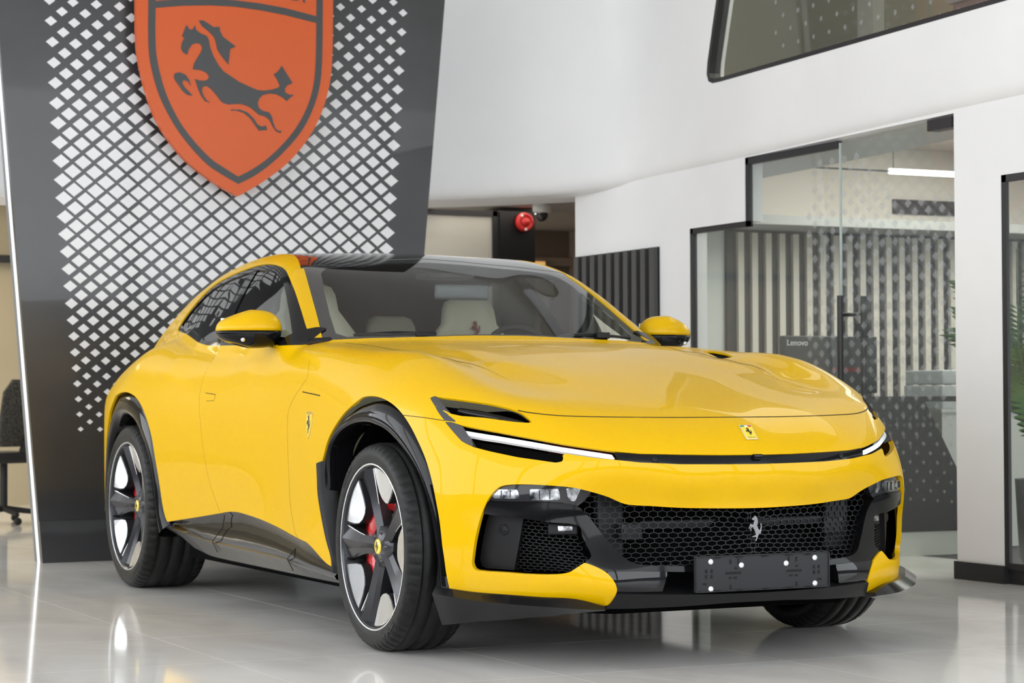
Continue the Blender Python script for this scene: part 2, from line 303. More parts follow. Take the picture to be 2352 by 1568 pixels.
# trim curves on the body skin
CV = {
 'arch_f': [(0.382,0.266),(0.388,0.32),(0.447,0.373),(0.508,0.461),(0.542,0.537),(0.549,0.627),(0.509,0.65),(0.5,0.667),(0.443,0.74),(0.356,0.797),(0.265,0.84),(0.182,0.871),(0.14,0.886),(0.101,0.899),(0.018,0.902),(-0.058,0.892),(-0.136,0.869),(-0.207,0.835),(-0.27,0.791),(-0.328,0.733),(-0.376,0.675),(-0.421,0.601),(-0.45,0.525),(-0.467,0.452),(-0.478,0.378),(-0.484,0.314),(-0.497,0.257)],
 'arch_r': [(3.273,0.911),(3.162,0.926),(3.049,0.929),(2.943,0.919),(2.844,0.896),(2.753,0.851),(2.682,0.79),(2.633,0.72),(2.602,0.625),(2.574,0.53),(2.548,0.423),(2.52,0.36),(2.494,0.336)],
 'sill': [(2.504,0.335),(2.22,0.364),(1.829,0.404),(1.744,0.413),(1.64,0.418),(1.553,0.416),(1.288,0.4),(0.951,0.369),(0.733,0.351),(0.672,0.346),(0.598,0.326),(0.467,0.28),(0.382,0.266)],
 'door_r': [(2.068,1.123),(2.029,1.068),(2.034,0.992),(2.048,0.911),(2.044,0.875),(2.026,0.811),(1.988,0.672),(1.942,0.543),(1.892,0.473),(1.834,0.407)],
 'door_f': [(1.048,1.109),(0.814,1.045),(0.772,0.979),(0.817,0.947),(0.908,0.896),(0.972,0.843),(0.978,0.771),(0.963,0.639),(0.929,0.49),(0.835,0.378),(0.787,0.358)],
 'clam': [(0.763,1.113),(0.514,1.045),(0.472,0.978),(0.503,0.92),(0.283,0.905),(-0.007,0.89),(-0.163,0.884)],
 'clam2': [(-0.488,0.835),(-0.594,0.827),(-0.674,0.817)],
 'vent': [(-0.591,0.894),(-0.605,0.901),(-0.617,0.898),(-0.712,0.887),(-0.808,0.874),(-0.856,0.864),(-0.89,0.855),(-0.92,0.842),(-0.954,0.813),(-0.949,0.81),(-0.9,0.814),(-0.807,0.827),(-0.691,0.84),(-0.72,0.812),(-0.674,0.817),(-0.646,0.842),(-0.616,0.873)],
 'ventfin': [(-0.591,0.894),(-0.605,0.901),(-0.621,0.895),(-0.691,0.84),(-0.72,0.812),(-0.674,0.817),(-0.646,0.842),(-0.616,0.873)],
 'slot': [(-0.674,0.815),(-0.688,0.802),(-0.71,0.782),(-0.747,0.749),(-0.767,0.739),(-0.792,0.729),(-0.846,0.715),(-0.924,0.697),(-0.985,0.687),(-1.025,0.68),(-1.041,0.683),(-1.046,0.692),(-1.043,0.703),(-1.05,0.71),(-1.128,0.695),(-1.179,0.689),(-1.241,0.68),(-1.345,0.673),(-1.454,0.671),(-1.567,0.669),(-1.562,0.7),(-1.458,0.702),(-1.348,0.705),(-1.243,0.709),(-1.177,0.717),(-1.129,0.725),(-1.042,0.741),(-0.95,0.761),(-0.852,0.781),(-0.739,0.801),(-0.702,0.812)],
 'slotfin': [(-0.674,0.815),(-0.688,0.802),(-0.71,0.782),(-0.747,0.749),(-0.767,0.739),(-0.792,0.73),(-0.772,0.759),(-0.74,0.799),(-0.702,0.812)],
 'drl': [(-0.741,0.789),(-0.853,0.771),(-0.951,0.753),(-1.042,0.734),(-1.129,0.718),(-1.17,0.71),(-1.18,0.692),(-1.151,0.697),(-1.128,0.702),(-1.042,0.719),(-0.952,0.738),(-0.855,0.757),(-0.757,0.773)],
 'bar': [(-1.177,0.716),(-1.243,0.709),(-1.348,0.705),(-1.458,0.701),(-1.562,0.699),(-1.567,0.67),(-1.454,0.672),(-1.345,0.673),(-1.242,0.681),(-1.185,0.688)],
 'hoodseam': [(-0.907,0.851),(-0.941,0.844),(-1.022,0.834),(-1.102,0.83),(-1.239,0.827),(-1.389,0.825),(-1.486,0.825),(-1.571,0.825)],
 'open': [(-1.54,0.522),(-1.425,0.525),(-1.354,0.528),(-1.277,0.535),(-1.217,0.54),(-1.196,0.547),(-1.158,0.568),(-1.117,0.584),(-1.071,0.598),(-1.014,0.605),(-0.941,0.609),(-0.902,0.607),(-0.878,0.601),(-0.86,0.583),(-0.845,0.56),(-0.831,0.527),(-0.816,0.481),(-0.803,0.426),(-0.794,0.367),(-0.791,0.345),(-0.796,0.327),(-0.809,0.32),(-0.894,0.317),(-0.956,0.314),(-1.028,0.315),(-1.059,0.322),(-1.076,0.335),(-1.099,0.354),(-1.126,0.341),(-1.151,0.324),(-1.167,0.303),(-1.177,0.281),(-1.18,0.262),(-1.174,0.24),(-1.162,0.216),(-1.146,0.203)],
 'ybot': [(-1.146,0.207),(-1.142,0.211),(-1.112,0.224),(-1.07,0.234),(-0.984,0.239),(-0.892,0.243),(-0.794,0.246),(-0.718,0.253)],
 'dlo': [(2.962,1.238),(3.012,1.262),(2.982,1.312),(2.88,1.388),(2.74,1.44),(2.558,1.468),(2.362,1.485),(2.206,1.495),(2.039,1.494),(1.889,1.481),(1.752,1.458),(1.642,1.425),(1.498,1.359),(1.361,1.283),(1.21,1.193),(1.138,1.149),(1.106,1.13),(1.071,1.115),(1.281,1.114),(1.879,1.126),(2.077,1.129),(2.258,1.137),(2.479,1.164),(2.739,1.202)],
 'ws': [(0.628,1.653),(0.632,1.631),(0.666,1.487),(0.696,1.35),(0.721,1.232),(0.756,1.081)],
 'wstop': [(0.628,1.653),(0.533,1.668),(0.388,1.727),(0.2,1.784),(0.017,1.815)],
 'wsbot': [(0.756,1.081),(0.627,1.035),(0.488,1.002),(0.305,0.98),(0.113,0.97),(0.029,0.975)],
 'roofedge': [(0.607,1.766),(0.586,1.859),(0.57,1.936)],
 'cluster': [(-0.845,0.56),(-0.86,0.583),(-0.878,0.601),(-0.902,0.607),(-0.941,0.609),(-1.014,0.605),(-1.071,0.598),(-1.117,0.583),(-1.082,0.535),(-1.042,0.547),(-0.927,0.551),(-0.838,0.553)],
 'strut': [(-0.835,0.551),(-0.927,0.55),(-1.042,0.546),(-1.082,0.535),(-1.094,0.524),(-1.117,0.495),(-1.157,0.428),(-1.184,0.392),(-1.206,0.366),(-1.229,0.352),(-1.269,0.344),(-1.343,0.34),(-1.462,0.337),(-1.557,0.336),(-1.556,0.314),(-1.461,0.317),(-1.342,0.32),(-1.239,0.326),(-1.151,0.325),(-1.126,0.341),(-1.099,0.356),(-1.116,0.373),(-1.111,0.396),(-1.094,0.439),(-1.085,0.474),(-1.008,0.484),(-0.926,0.497),(-0.827,0.508)],
 'outer': [(-0.827,0.509),(-0.93,0.495),(-0.912,0.411),(-0.894,0.317),(-0.809,0.32),(-0.796,0.327),(-0.791,0.345),(-0.794,0.367),(-0.803,0.426),(-0.816,0.481)],
 'imesh': [(-0.93,0.495),(-1.008,0.484),(-1.085,0.474),(-1.093,0.439),(-1.107,0.384),(-1.099,0.356),(-1.076,0.335),(-1.059,0.322),(-1.028,0.315),(-0.956,0.314),(-0.894,0.317),(-0.912,0.411)],
 'gmesh': [(-1.123,0.581),(-1.158,0.568),(-1.196,0.547),(-1.217,0.54),(-1.277,0.535),(-1.354,0.528),(-1.425,0.525),(-1.54,0.522),(-1.557,0.333),(-1.462,0.336),(-1.343,0.339),(-1.269,0.343),(-1.229,0.35),(-1.206,0.365),(-1.184,0.39),(-1.157,0.427),(-1.117,0.494),(-1.094,0.522)],
 'refl': [(-1.153,0.324),(-1.239,0.325),(-1.313,0.321),(-1.298,0.255),(-1.182,0.254),(-1.18,0.262),(-1.177,0.281),(-1.167,0.303)],
 'lowvoid': [(-1.153,0.324),(-1.239,0.325),(-1.342,0.32),(-1.556,0.314),(-1.569,0.239),(-1.342,0.248),(-1.182,0.254),(-1.18,0.262),(-1.177,0.281),(-1.167,0.303)],
 'lip': [(-1.18,0.261),(-1.182,0.253),(-1.342,0.247),(-1.463,0.244),(-1.569,0.243),(-1.569,0.214),(-1.492,0.214),(-1.346,0.207),(-1.301,0.205),(-1.242,0.204),(-1.146,0.202),(-1.162,0.216),(-1.174,0.24)],
 'badge_f': [(-1.563,0.774)],
 'shield': [(0.683,0.794),(0.751,0.839),(0.646,0.844),(0.68,0.741)],
 'handle': [(1.978,0.921),(1.852,0.913),(1.866,0.887),(1.957,0.885)],
 'fuel': [(-0.882,0.454),(-0.896,0.58),(-1.0,0.569),(-1.077,0.572),(-1.045,0.467)],
}
# ================================================================ skin extraction
def surface_nets(h=.016):
    nx, ny, nz = int(1.056/h), int(5.12/h), int(1.50/h)
    nx += nx % 2; ny += ny % 2; nz += nz % 2
    xs = (np.arange(nx)+.5)*h; ys = -1.04+np.arange(ny)*h; zs = .12+np.arange(nz)*h
    cx, cy, cz = xs[::2], ys[::2], zs[::2]
    g = np.meshgrid(cx, cy, cz, indexing='ij')
    fc = field(g[0].ravel()+h/2, g[1].ravel()+h/2, g[2].ravel()+h/2).reshape(g[0].shape)
    rep = lambda a: a.repeat(2, 0).repeat(2, 1).repeat(2, 2)
    fv = rep(fc); mk = rep(np.abs(fc) < .05)
    I = np.where(mk)
    fv[mk] = field(xs[I[0]], ys[I[1]], zs[I[2]])
    f = np.concatenate([fv[::-1], fv]); X = np.concatenate([-xs[::-1], xs])
    sg = f < 0
    c = np.zeros(tuple(np.array(f.shape)-1), int)
    for a in (0, 1):
        for b in (0, 1):
            for d in (0, 1): c += sg[a:a+c.shape[0], b:b+c.shape[1], d:d+c.shape[2]]
    act = (c > 0) & (c < 8); idx = np.full(c.shape, -1); n = act.sum(); idx[act] = np.arange(n)
    A = np.array(np.where(act)).T
    V = np.stack([X[A[:, 0]], ys[A[:, 1]], zs[A[:, 2]]], 1)+h/2
    Q = []
    for ax in range(3):
        o = [slice(None)]*3; p = [slice(None)]*3; o[ax] = slice(0, -1); p[ax] = slice(1, None)
        s0, s1 = sg[tuple(o)], sg[tuple(p)]
        E = np.array(np.where(s0 != s1)).T
        b, d = [(1, 2), (2, 0), (0, 1)][ax]
        ok = (E[:, b] > 0) & (E[:, d] > 0) & (E[:, b] < c.shape[b]) & (E[:, d] < c.shape[d]); E = E[ok]
        fl = s0[tuple(E.T)]
        def cell(db, dd):
            e = E.copy(); e[:, b] += db; e[:, d] += dd; return idx[tuple(e.T)]
        q = np.stack([cell(-1, -1), cell(0, -1), cell(0, 0), cell(-1, 0)], 1)
        q[~fl] = q[~fl][:, ::-1]; Q.append(q)
    Q = np.concatenate(Q); Q = Q[(Q >= 0).all(1)]
    return V, Q
def subdivide(V, Q):
    E = np.sort(np.concatenate([Q[:, [i, (i+1) % 4]] for i in range(4)]), 1)
    u, inv = np.unique(E, axis=0, return_inverse=True); inv = inv.reshape(-1)
    n = len(V); m = len(Q); e = inv.reshape(4, m).T+n; c = np.arange(m)+n+len(u)
    V = np.concatenate([V, (V[u[:, 0]]+V[u[:, 1]])/2, V[Q].mean(1)])
    return V, np.concatenate([np.stack([Q[:, i], e[:, i], c, e[:, i-1]], 1) for i in range(4)])
V0, Q0 = surface_nets()
V0 = project(V0, 3)
V0, Q0 = subdivide(V0, Q0)
V0 = project(V0, 1)
GV = V0                                                     # growing vertex array
T_all = np.concatenate([Q0[:, [0, 1, 2]], Q0[:, [0, 2, 3]]])
def split(T, phi):
    """cut triangles along phi=0, returns (inside, outside)"""
    global GV
    s = phi[T] < 0; k = s.sum(1)
    ins, out = [T[k == 3]], [T[k == 0]]
    mix = T[(k == 1) | (k == 2)]; sm = phi[mix] < 0; km = sm.sum(1)
    if len(mix):
        lone = np.where((km == 1)[:, None], sm, ~sm).argmax(1)
        a = mix[np.arange(len(mix)), lone]; b = mix[np.arange(len(mix)), (lone+1) % 3]; c = mix[np.arange(len(mix)), (lone+2) % 3]
        E = np.sort(np.concatenate([np.stack([a, b], 1), np.stack([a, c], 1)]), 1)
        u, inv = np.unique(E, axis=0, return_inverse=True); inv = inv.reshape(-1)
        t = phi[u[:, 0]]/(phi[u[:, 0]]-phi[u[:, 1]]); t = np.clip(t, .001, .999)[:, None]
        nv = GV[u[:, 0]]*(1-t)+GV[u[:, 1]]*t; base = len(GV); GV = np.concatenate([GV, nv])
        ab = inv[:len(mix)]+base; ac = inv[len(mix):]+base
        one = np.stack([a, ab, ac], 1); two = np.concatenate([np.stack([ab, b, c], 1), np.stack([ab, c, ac], 1)])
        k1 = km == 1; k12 = np.concatenate([k1, k1])
        ins += [one[k1], two[~k12]]; out += [one[~k1], two[k12]]
    return np.concatenate(ins), np.concatenate(out)
def polysd(P, poly):
    """signed distance of 2d points to a polygon, negative inside"""
    poly = np.asarray(poly, float); lo = poly.min(0)-.04; hi = poly.max(0)+.04
    r = np.full(len(P), .05); k = np.where(((P > lo) & (P < hi)).all(1))[0]
    A = poly; B = np.roll(poly, -1, 0)
    for c in np.array_split(k, max(1, len(k)//4000)):
        if not len(c): continue
        p = P[c][:, None]; ab = B-A; t = np.clip(((p-A)*ab).sum(2)/((ab**2).sum(1)+1e-12), 0, 1)
        d = np.sqrt((((A+ab*t[..., None])-p)**2).sum(2)).min(1)
        cr = ((A[:, 1] > p[..., 1]) != (B[:, 1] > p[..., 1])) & (p[..., 0] < (B[:, 0]-A[:, 0])*(p[..., 1]-A[:, 1])/(B[:, 1]-A[:, 1]+1e-12)+A[:, 0])
        r[c] = np.where(cr.sum(1) % 2 == 1, -d, d)
    return r
def co(kind, T):
    """2d coordinates of the vertices used by T (others far away)"""
    u = np.unique(T); P = np.full((len(GV), 2), 99.); v = GV[u]
    if kind == 'yz': P[u] = v[:, 1:]
    elif kind == 'xy': P[u] = np.stack([np.abs(v[:, 0]), v[:, 1]], 1)
    else: s_, _ = sco(np.abs(v[:, 0]), v[:, 1]); P[u] = np.stack([s_, v[:, 2]], 1)
    return P
def cut(T, kind, poly, cond=None):
    """split T by polygon; cond(v) limits which triangles take part"""
    if cond is not None:
        c = cond(GV[T].mean(1)); Ti, To = T[c], T[~c]
    else: Ti, To = T, T[:0]
    a, b = split(Ti, polysd(co(kind, Ti), poly))
    return a, np.concatenate([b, To])
def smooth(p, n=5): return spline(p, n, closed=True)
def osm(p, n=5): return [tuple(q) for q in spline(p, n)]
def panel(name, T, m, parent=None, off=0., flange=.012, label=None, thick=0.):
    u, inv = np.unique(T, return_inverse=True); T2 = inv.reshape(-1, 3); P = project(GV[u], 1); g = grad(P); Nn = g/np.linalg.norm(g, axis=1)[:, None]
    P = P-Nn*off; F = T2; NN = Nn
    a = np.linalg.norm(np.cross(P[F[:, 1]]-P[F[:, 0]], P[F[:, 2]]-P[F[:, 0]]), axis=1); F = F[a > 1e-9]
    # orientation
    fn = np.cross(P[F[:, 1]]-P[F[:, 0]], P[F[:, 2]]-P[F[:, 0]]); fl = (fn*Nn[F[:, 0]]).sum(1) < 0; F[fl] = F[fl][:, ::-1]
    faces = F.tolist(); VV = P
    if flange:
        E = np.concatenate([F[:, [0, 1]], F[:, [1, 2]], F[:, [2, 0]]]); key = np.sort(E, 1)
        _, i0, cnt = np.unique(key, axis=0, return_index=True, return_counts=True); B = E[i0[cnt == 1]]
        bu, binv = np.unique(B, return_inverse=True); binv = binv.reshape(-1, 2)
        n0 = len(P); VV = np.concatenate([P, P[bu], P[bu]-Nn[bu]*flange]); NN = np.concatenate([Nn, np.zeros((2*len(bu), 3))])
        a_, b_ = binv[:, 0]+n0, binv[:, 1]+n0; k = len(bu)
        faces += np.stack([b_, a_, a_+k, b_+k], 1).tolist()
    me = bpy.data.meshes.new(name); me.from_pydata(VV.tolist(), [], faces)
    sm = np.ones(len(faces), bool); sm[len(F):] = False
    me.polygons.foreach_set('use_smooth', sm); me.update()
    me.normals_split_custom_set_from_vertices(NN.tolist()); me.materials.append(m)
    o = bpy.data.objects.new(name, me); COL.objects.link(o)
    if parent: o.parent = parent
    if label: o['label'] = label
    return o
def lr(T):
    c = GV[T].mean(1)[:, 0]; return T[c < 0], T[c >= 0]
def skin_pt(kind, a, b, side=-1, off=0.):
    """point on the skin from trim coordinates"""
    if kind == 'sz':
        s_ = a; lo, hi = .3, 1.6
        for _ in range(40):
            r = (lo+hi)/2
            x, y = (r*math.sin(s_+math.pi/2), YC-r*math.cos(s_+math.pi/2)) if s_ < 0 else (r, YC+s_)
            if field(np.array([x]), np.array([y]), np.array([b]))[0] < 0: lo = r
            else: hi = r
        p = np.array([[x, y, b]])
    elif kind == 'yz':
        lo, hi = .2, 1.2
        for _ in range(40):
            r = (lo+hi)/2
            if field(np.array([r]), np.array([a]), np.array([b]))[0] < 0: lo = r
            else: hi = r
        p = np.array([[lo, a, b]])
    n = grad(p); n /= np.linalg.norm(n)
    p = p-n*off; q = p[0]*np.array([side, 1, 1]); nn = n[0]*np.array([side, 1, 1])
    return Vector(q), Vector(nn)
# ================================================================ the car: body panels
paint = mat('yellow_paint', (.675, .400, .0008), .35, coat=.33, coatr=.012, spec=.06)
blk_gloss = mat('gloss_black', (.005, .005, .006), .07, spec=.26)
blk_satin = mat('satin_black', (.009, .009, .010), .42, spec=.25)
blk_matte = mat('matte_black', (.006, .006, .007), .6, spec=.2)
void = mat('dark_recess', (.002, .002, .0022), .9, spec=.05)
fin_grey = mat('fin_grey', (.05, .05, .054), .4)
ws_glass = glass_mat('windscreen_glass', (.80, .84, .83), 1.5)
side_glass = glass_mat('side_glass', (.60, .64, .64), 1.6)
CAR = empty('sports_car', (0, 0, 0), 'yellow four-door sports SUV with black roof and arches parked on the tiled floor', 'car')
C_ = CV
T = T_all[GV[T_all].mean(1)[:, 2] > .135]
# windscreen, roof, side windows
hi = lambda v: (v[:, 2] > 1.06)
wsp = list(C_['wsbot'])[::-1][1:]+[]
ws_poly = [(-.2, .985), (0., .988), (.3, .997), (.488, 1.015), (.627, 1.042), (.70, 1.062), (.756, 1.085)]+[p for p in C_['ws'][::-1][1:]]+[p for p in C_['wstop'][1:]]+[(-.2, 1.82)]
t_ws, T = cut(T, 'xy', ws_poly, lambda v: (v[:, 2] > 1.06) & (v[:, 1] < 2.0) & (v[:, 1] > .85))
roof_poly = [(-.2, 1.70)]+[(p[0], p[1]-.07) for p in C_['wstop'][::-1][:-1]]+[(.645, 1.63), (.607, 1.766), (.586, 1.86), (.57, 1.94), (.555, 2.2), (.55, 2.6), (.53, 2.95), (-.2, 3.0)]
t_roof, T = cut(T, 'xy', roof_poly, lambda v: v[:, 2] > 1.3)
t_rw, T = cut(T, 'xy', [(-.2, 3.02), (.5, 2.99), (.54, 3.2), (.5, 3.72), (-.2, 3.76)], lambda v: v[:, 2] > 1.1)
dlo = smooth([(2.985, 1.225) if i == 0 else (3.02, 1.25) if i == 1 else p for i, p in enumerate(C_['dlo'])])
t_dlo, T = cut(T, 'yz', dlo, lambda v: (np.abs(v[:, 0]) > .5) & (v[:, 2] > 1.0))
# wheel arches, sill line, bumper underside
af = osm(C_['arch_f'], 4); arf = [(.38, .0)]+af+[(-.5, .0)]
_, T = cut(T, 'yz', arf, lambda v: np.abs(v[:, 0]) > .6)
ar = [(3.64, 0), (3.60, .36), (3.56, .55), (3.50, .70), (3.40, .83)]+osm(C_['arch_r'], 4)+[(2.49, 0)]
_, T = cut(T, 'yz', ar, lambda v: np.abs(v[:, 0]) > .6)
_, T = cut(T, 'yz', [(2.62, .02)]+[(2.56, .325)]+osm(C_['sill'], 4)+[(.34, .24), (.3, .02)], lambda v: np.abs(v[:, 0]) > .6)
_, T = cut(T, 'yz', [(3.3, .02), (3.3, .36), (4.2, .36), (4.2, .02)])
# front apertures
sl = C_['slot']; slot = sl[:19]+[(-1.63, .669), (-1.63, .700)]+sl[21:]
t_slot, T = cut(T, 'sz', slot, lambda v: (v[:, 1] < 0))
vent = smooth(C_['vent'][:13], 3).tolist()+C_['vent'][13:]
t_vent, T = cut(T, 'sz', vent, lambda v: v[:, 1] < 0)
op = osm(C_['open'][:27], 3)+osm(C_['open'][27:], 3)
t_open, T = cut(T, 'sz', [(-1.65, .522)]+op+[(-1.146, .02), (-1.65, .02)], lambda v: v[:, 1] < -.3)
_, T = cut(T, 'sz', [(-1.2, .02), (-1.146, .2)]+osm(C_['ybot'], 3)+[(-.60, .255), (-.60, .02)], lambda v: v[:, 1] < -.2)
# yellow panels
hp = [(-1.66, .825)]+C_['hoodseam'][::-1]+[(-.93, .838), (-.9, .83), (-.8, .835), (-.69, .82)]+C_['clam2'][::-1]+[(-.43, .86), (-.3, .88), (-.2, .885)]+C_['clam'][::-1]+[(.80, 1.14), (.80, 1.7), (-1.66, 1.7)]
t_hood, T = cut(T, 'sz', hp, lambda v: v[:, 1] < 1.12)
t_out, t_hood = cut(t_hood, 'xy', [(.615, .26), (.66, .42), (.70, .55), (.735, .55), (.715, .40), (.675, .26)], lambda v: v[:, 2] > .9)
for t in lr(t_out): panel('hood_outlet', t, void, CAR, off=.012, flange=0)
panel('hood', t_hood, paint, CAR, flange=.008)
t_front = T[GV[T].mean(1)[:, 1] < 0]; T = T[GV[T].mean(1)[:, 1] >= 0]
c = GV[t_front].mean(1); 
t_nose, t_bump = cut(t_front, 'sz', [(-1.66, .66), (-1.05, .66), (-1.043, .715), (-.66, .80), (-.66, .90), (-1.66, .90)])
panel('nose_panel', t_nose, paint, CAR, flange=.010)
panel('front_bumper', t_bump, paint, CAR, flange=.018)
df = C_['door_f']; dr = C_['door_r']
t_fen, T = cut(T, 'yz', [(.2, .2)]+[(df[-1][0], .2)]+df[::-1][:-1]+[(1.05, 1.11), (.2, 1.3)], lambda v: (v[:, 2] < 1.12) & (v[:, 1] < 1.1))
for t, nm in zip(lr(t_fen), 'rl'): panel('front_fender', t, paint, CAR, flange=.008)
t_door, T = cut(T, 'yz', [(.7, .2)]+df[::-1]+[(1.05, 1.125), (1.3, 1.135), (2.03, 1.14), dr[0]]+osm(dr[1:], 3)+[(1.78, .2)], lambda v: (v[:, 2] < 1.16) & (np.abs(v[:, 0]) > .75) & (v[:, 1] < 2.2))
for t in lr(t_door): panel('front_door', t, paint, CAR, flange=.008)
for t in lr(T): panel('body_side', t, paint, CAR, flange=.012)
cT = GV[T].mean(1); lining = mat('cabin_lining', (.055, .030, .026), .8)
panel('cabin_lining', np.concatenate([t_roof, t_rw, T[(cT[:, 2] > 1.06) & (cT[:, 1] > 1.0)]]), lining, CAR, off=.022, flange=0)
# glass and roof
t_in, t_band = cut(t_ws, 'xy', [(-.3, 1.0), (.3, 1.01), (.50, 1.035), (.655, 1.07), (.69, 1.11), (.665, 1.24), (.62, 1.42), (.575, 1.57), (.54, 1.615), (.4, 1.665), (.2, 1.72), (-.3, 1.755)])
panel('windscreen', t_in, ws_glass, CAR, off=.004, flange=0)
panel('windscreen_border', t_band, mat('frit_black', (.016, .016, .018), .08, coat=1.), CAR, off=.004, flange=.004)
panel('roof', t_roof, mat('roof_gloss', (.006, .006, .007), .06, coat=1.), CAR, off=.003, flange=.01, label='gloss black glazed roof')
panel('rear_window', t_rw, blk_gloss, CAR, off=.004, flange=.01)  # opaque black pane: shade of the rear cabin put into its colour
# side glazing: black surround, pillar, two panes
dl = np.array(dlo); inn = []
for i in range(len(dl)):
    t = dl[(i+2) % len(dl)]-dl[i-2]; n = np.array([t[1], -t[0]]); n /= np.linalg.norm(n)+1e-9
    inn.append(dl[i]+n*(.026 if dl[i][1] > 1.15 else .018))
if polysd(np.array([inn[10]]), dl)[0] > 0: inn = [2*dl[i]-inn[i] for i in range(len(dl))]
t_gl, t_tr = cut(t_dlo, 'yz', inn)
t_bp, t_gl = cut(t_gl, 'yz', [(2.27, 1.56), (2.17, 1.56), (1.98, 1.06), (2.09, 1.06)])
for t in lr(t_tr): panel('window_trim', t, blk_gloss, CAR, off=.004, flange=.014)
for t in lr(t_bp): panel('door_pillar', t, blk_gloss, CAR, off=.006, flange=.01)
for t in lr(t_gl):
    y = GV[t].mean(1)[:, 1]
    panel('front_side_window', t[y < 2.12], side_glass, CAR, off=.010, flange=0)
    panel('rear_side_window', t[y >= 2.12], side_glass, CAR, off=.010, flange=0)
# ================================================================ car: front details, wheels, mirrors, cabin
def pp(T, name, poly, m, off, flange=0., parent=CAR, label=None, kind='sz'):
    a, _ = cut(T, kind, poly)
    return [panel(name, t, m, parent, off=off, flange=flange, label=label) for t in lr(a)]
# ---- headlamp slot, light blade and centre bar
t_fin, t_r = cut(t_slot, 'sz', C_['slotfin'])
for t in lr(t_fin): panel('lamp_fin', t, fin_grey, CAR, off=.002, flange=.03, label='grey fin at the outer end of the lamp slot')
drl_m = mat('light_guide', (.9, .92, .95), .15, coat=1., emit=(.93, .96, 1.), es=.45)
t_d, t_r = cut(t_r, 'sz', C_['drl'])
for t in lr(t_d): panel('daytime_running_light', t, drl_m, CAR, off=.010, flange=.02, label='white light blade in the nose slot')
bar = [(-1.63, .6995)]+C_['bar'][:4][::-1]+[(-1.18, .70), (-1.187, .6885)]+C_['bar'][6:9][::-1]+[(-1.63, .6705)]
t_b, t_r = cut(t_r, 'sz', bar)
bar_o = panel('nose_bar', t_b, blk_gloss, CAR, off=.004, flange=.02, label='gloss black bar across the nose')
for t in lr(t_r): panel('lamp_slot_recess', t, void, CAR, off=.05, flange=0)
# sensors and camera on the bar
for s_ in (-1.28,):
    for sd in (-1, 1):
        p, n = skin_pt('sz', s_, .690, sd, .002)
        M = n.to_track_quat('Z', 'Y').to_matrix().to_4x4(); M.translation = p
        q = MB().lathe([(.0, .0035), (.008, .0035), (.0095, .002), (.0095, -.004)], 20); q.v = [tuple(M @ Vector(v)) for v in q.v]
        q.build('parking_sensor', blk_satin, bar_o)
q = MB().box(-.016, .016, -.988, -.96, .684, .703, bev=.004); q.build('nose_camera', blk_gloss, bar_o)
# ---- upper vents
t_vf, t_v = cut(t_vent, 'sz', C_['ventfin'])
for t in lr(t_vf): panel('vent_fin', t, fin_grey, CAR, off=0., flange=.03, label='grey fin edging the bonnet vent')
for t in lr(t_v): panel('bonnet_vent', t, void, CAR, off=.045, flange=0, label='black air vent above the lamp')
for sd in (-1, 1):
    pts = [skin_pt('sz', a, b, sd, o)[0] for a, b, o in ((-.70, .868, .03), (-.78, .852, .028), (-.85, .836, .022), (-.93, .818, .012))]
    MB().tube(pts, [.012, .016, .013, .004], 10).build('vent_vane', blk_gloss, CAR)
# ---- lower front: backing first
for t in lr(t_open): panel('intake_backing', t, void, CAR, off=.14, flange=0)
lens_dark = mat('lamp_lens', (.02, .02, .022), .06, spec=.4)
lamp_glass = noise_mix(mat('lamp_reflector', (.5, .5, .5), .12, metal=.75, coat=1.), (.02, .02, .022), (.55, .57, .60), 45, 3)
for t in lr(cut(t_open, 'sz', smooth(C_['cluster'], 3))[0]):
    L_ = panel('headlamp', t, lens_dark, CAR, off=.014, flange=.03, label='dark glazed headlamp below the nose slot')
    sd = -1 if GV[t].mean(1)[:, 0].mean() < 0 else 1
    for a0, a1, b0, b1 in ((-.928, -.853, .561, .592), (-1.037, -.955, .556, .593), (-1.092, -1.052, .551, .594)):
        poly = [(a0, b0+.004), (a0+.004, b0), (a1-.004, b0), (a1, b0+.004), (a1-.002, b1), (a0+.004, b1)]
        if a1-a0 < .05: poly = [(a0, b1), (a1, b1), (a1-.004, b0+.016), (a1-.014, b0), (a0+.016, b0)]
        tt = cut(t_open, 'sz', poly)[0]; cx = GV[tt].mean(1)[:, 0]; tt = tt[cx*sd > 0]
        if len(tt): panel('lamp_module', tt, lamp_glass, L_, off=.0115, flange=.006)
        for k in range(1, 3 if a1-a0 > .05 else 1):
            aa = a0+(a1-a0)*k/3; p0 = skin_pt('sz', aa, b0+.003, sd, .010)[0]; p1 = skin_pt('sz', aa, b1-.003, sd, .010)[0]
            MB().tube([p0, p1], .0016, 6).build('lamp_divider', lens_dark, L_)
strut = osm(C_['strut'][:14], 3)+[(-1.63, .335), (-1.63, .315)]+osm(C_['strut'][14:], 3)
panel('grille_surround', cut(t_open, 'sz', strut)[0], blk_gloss, CAR, off=.008, flange=.06, label='gloss black frame around the grille')
for t in lr(cut(t_open, 'sz', C_['outer'])[0]):
    o_ = panel('intake_side_panel', t, blk_satin, CAR, off=.055, flange=.03)
    sd = -1 if GV[t].mean(1)[:, 0].mean() < 0 else 1
    p, n = skin_pt('sz', -.868, .452, sd, .055); M = n.to_track_quat('Z', 'Y').to_matrix().to_4x4(); M.translation = p
    q = MB().lathe([(.0, .006), (.009, .006), (.0105, .003), (.013, .0045), (.017, .003), (.019, -.004)], 24); q.v = [tuple(M @ Vector(v)) for v in q.v]
    q.build('parking_sensor', blk_satin, o_)
for t in lr(cut(t_open, 'sz', C_['refl'])[0]): panel('lower_duct_face', t, mat('piano_black', (.008, .008, .010), .03, spec=.5), CAR, off=.004, flange=.05)
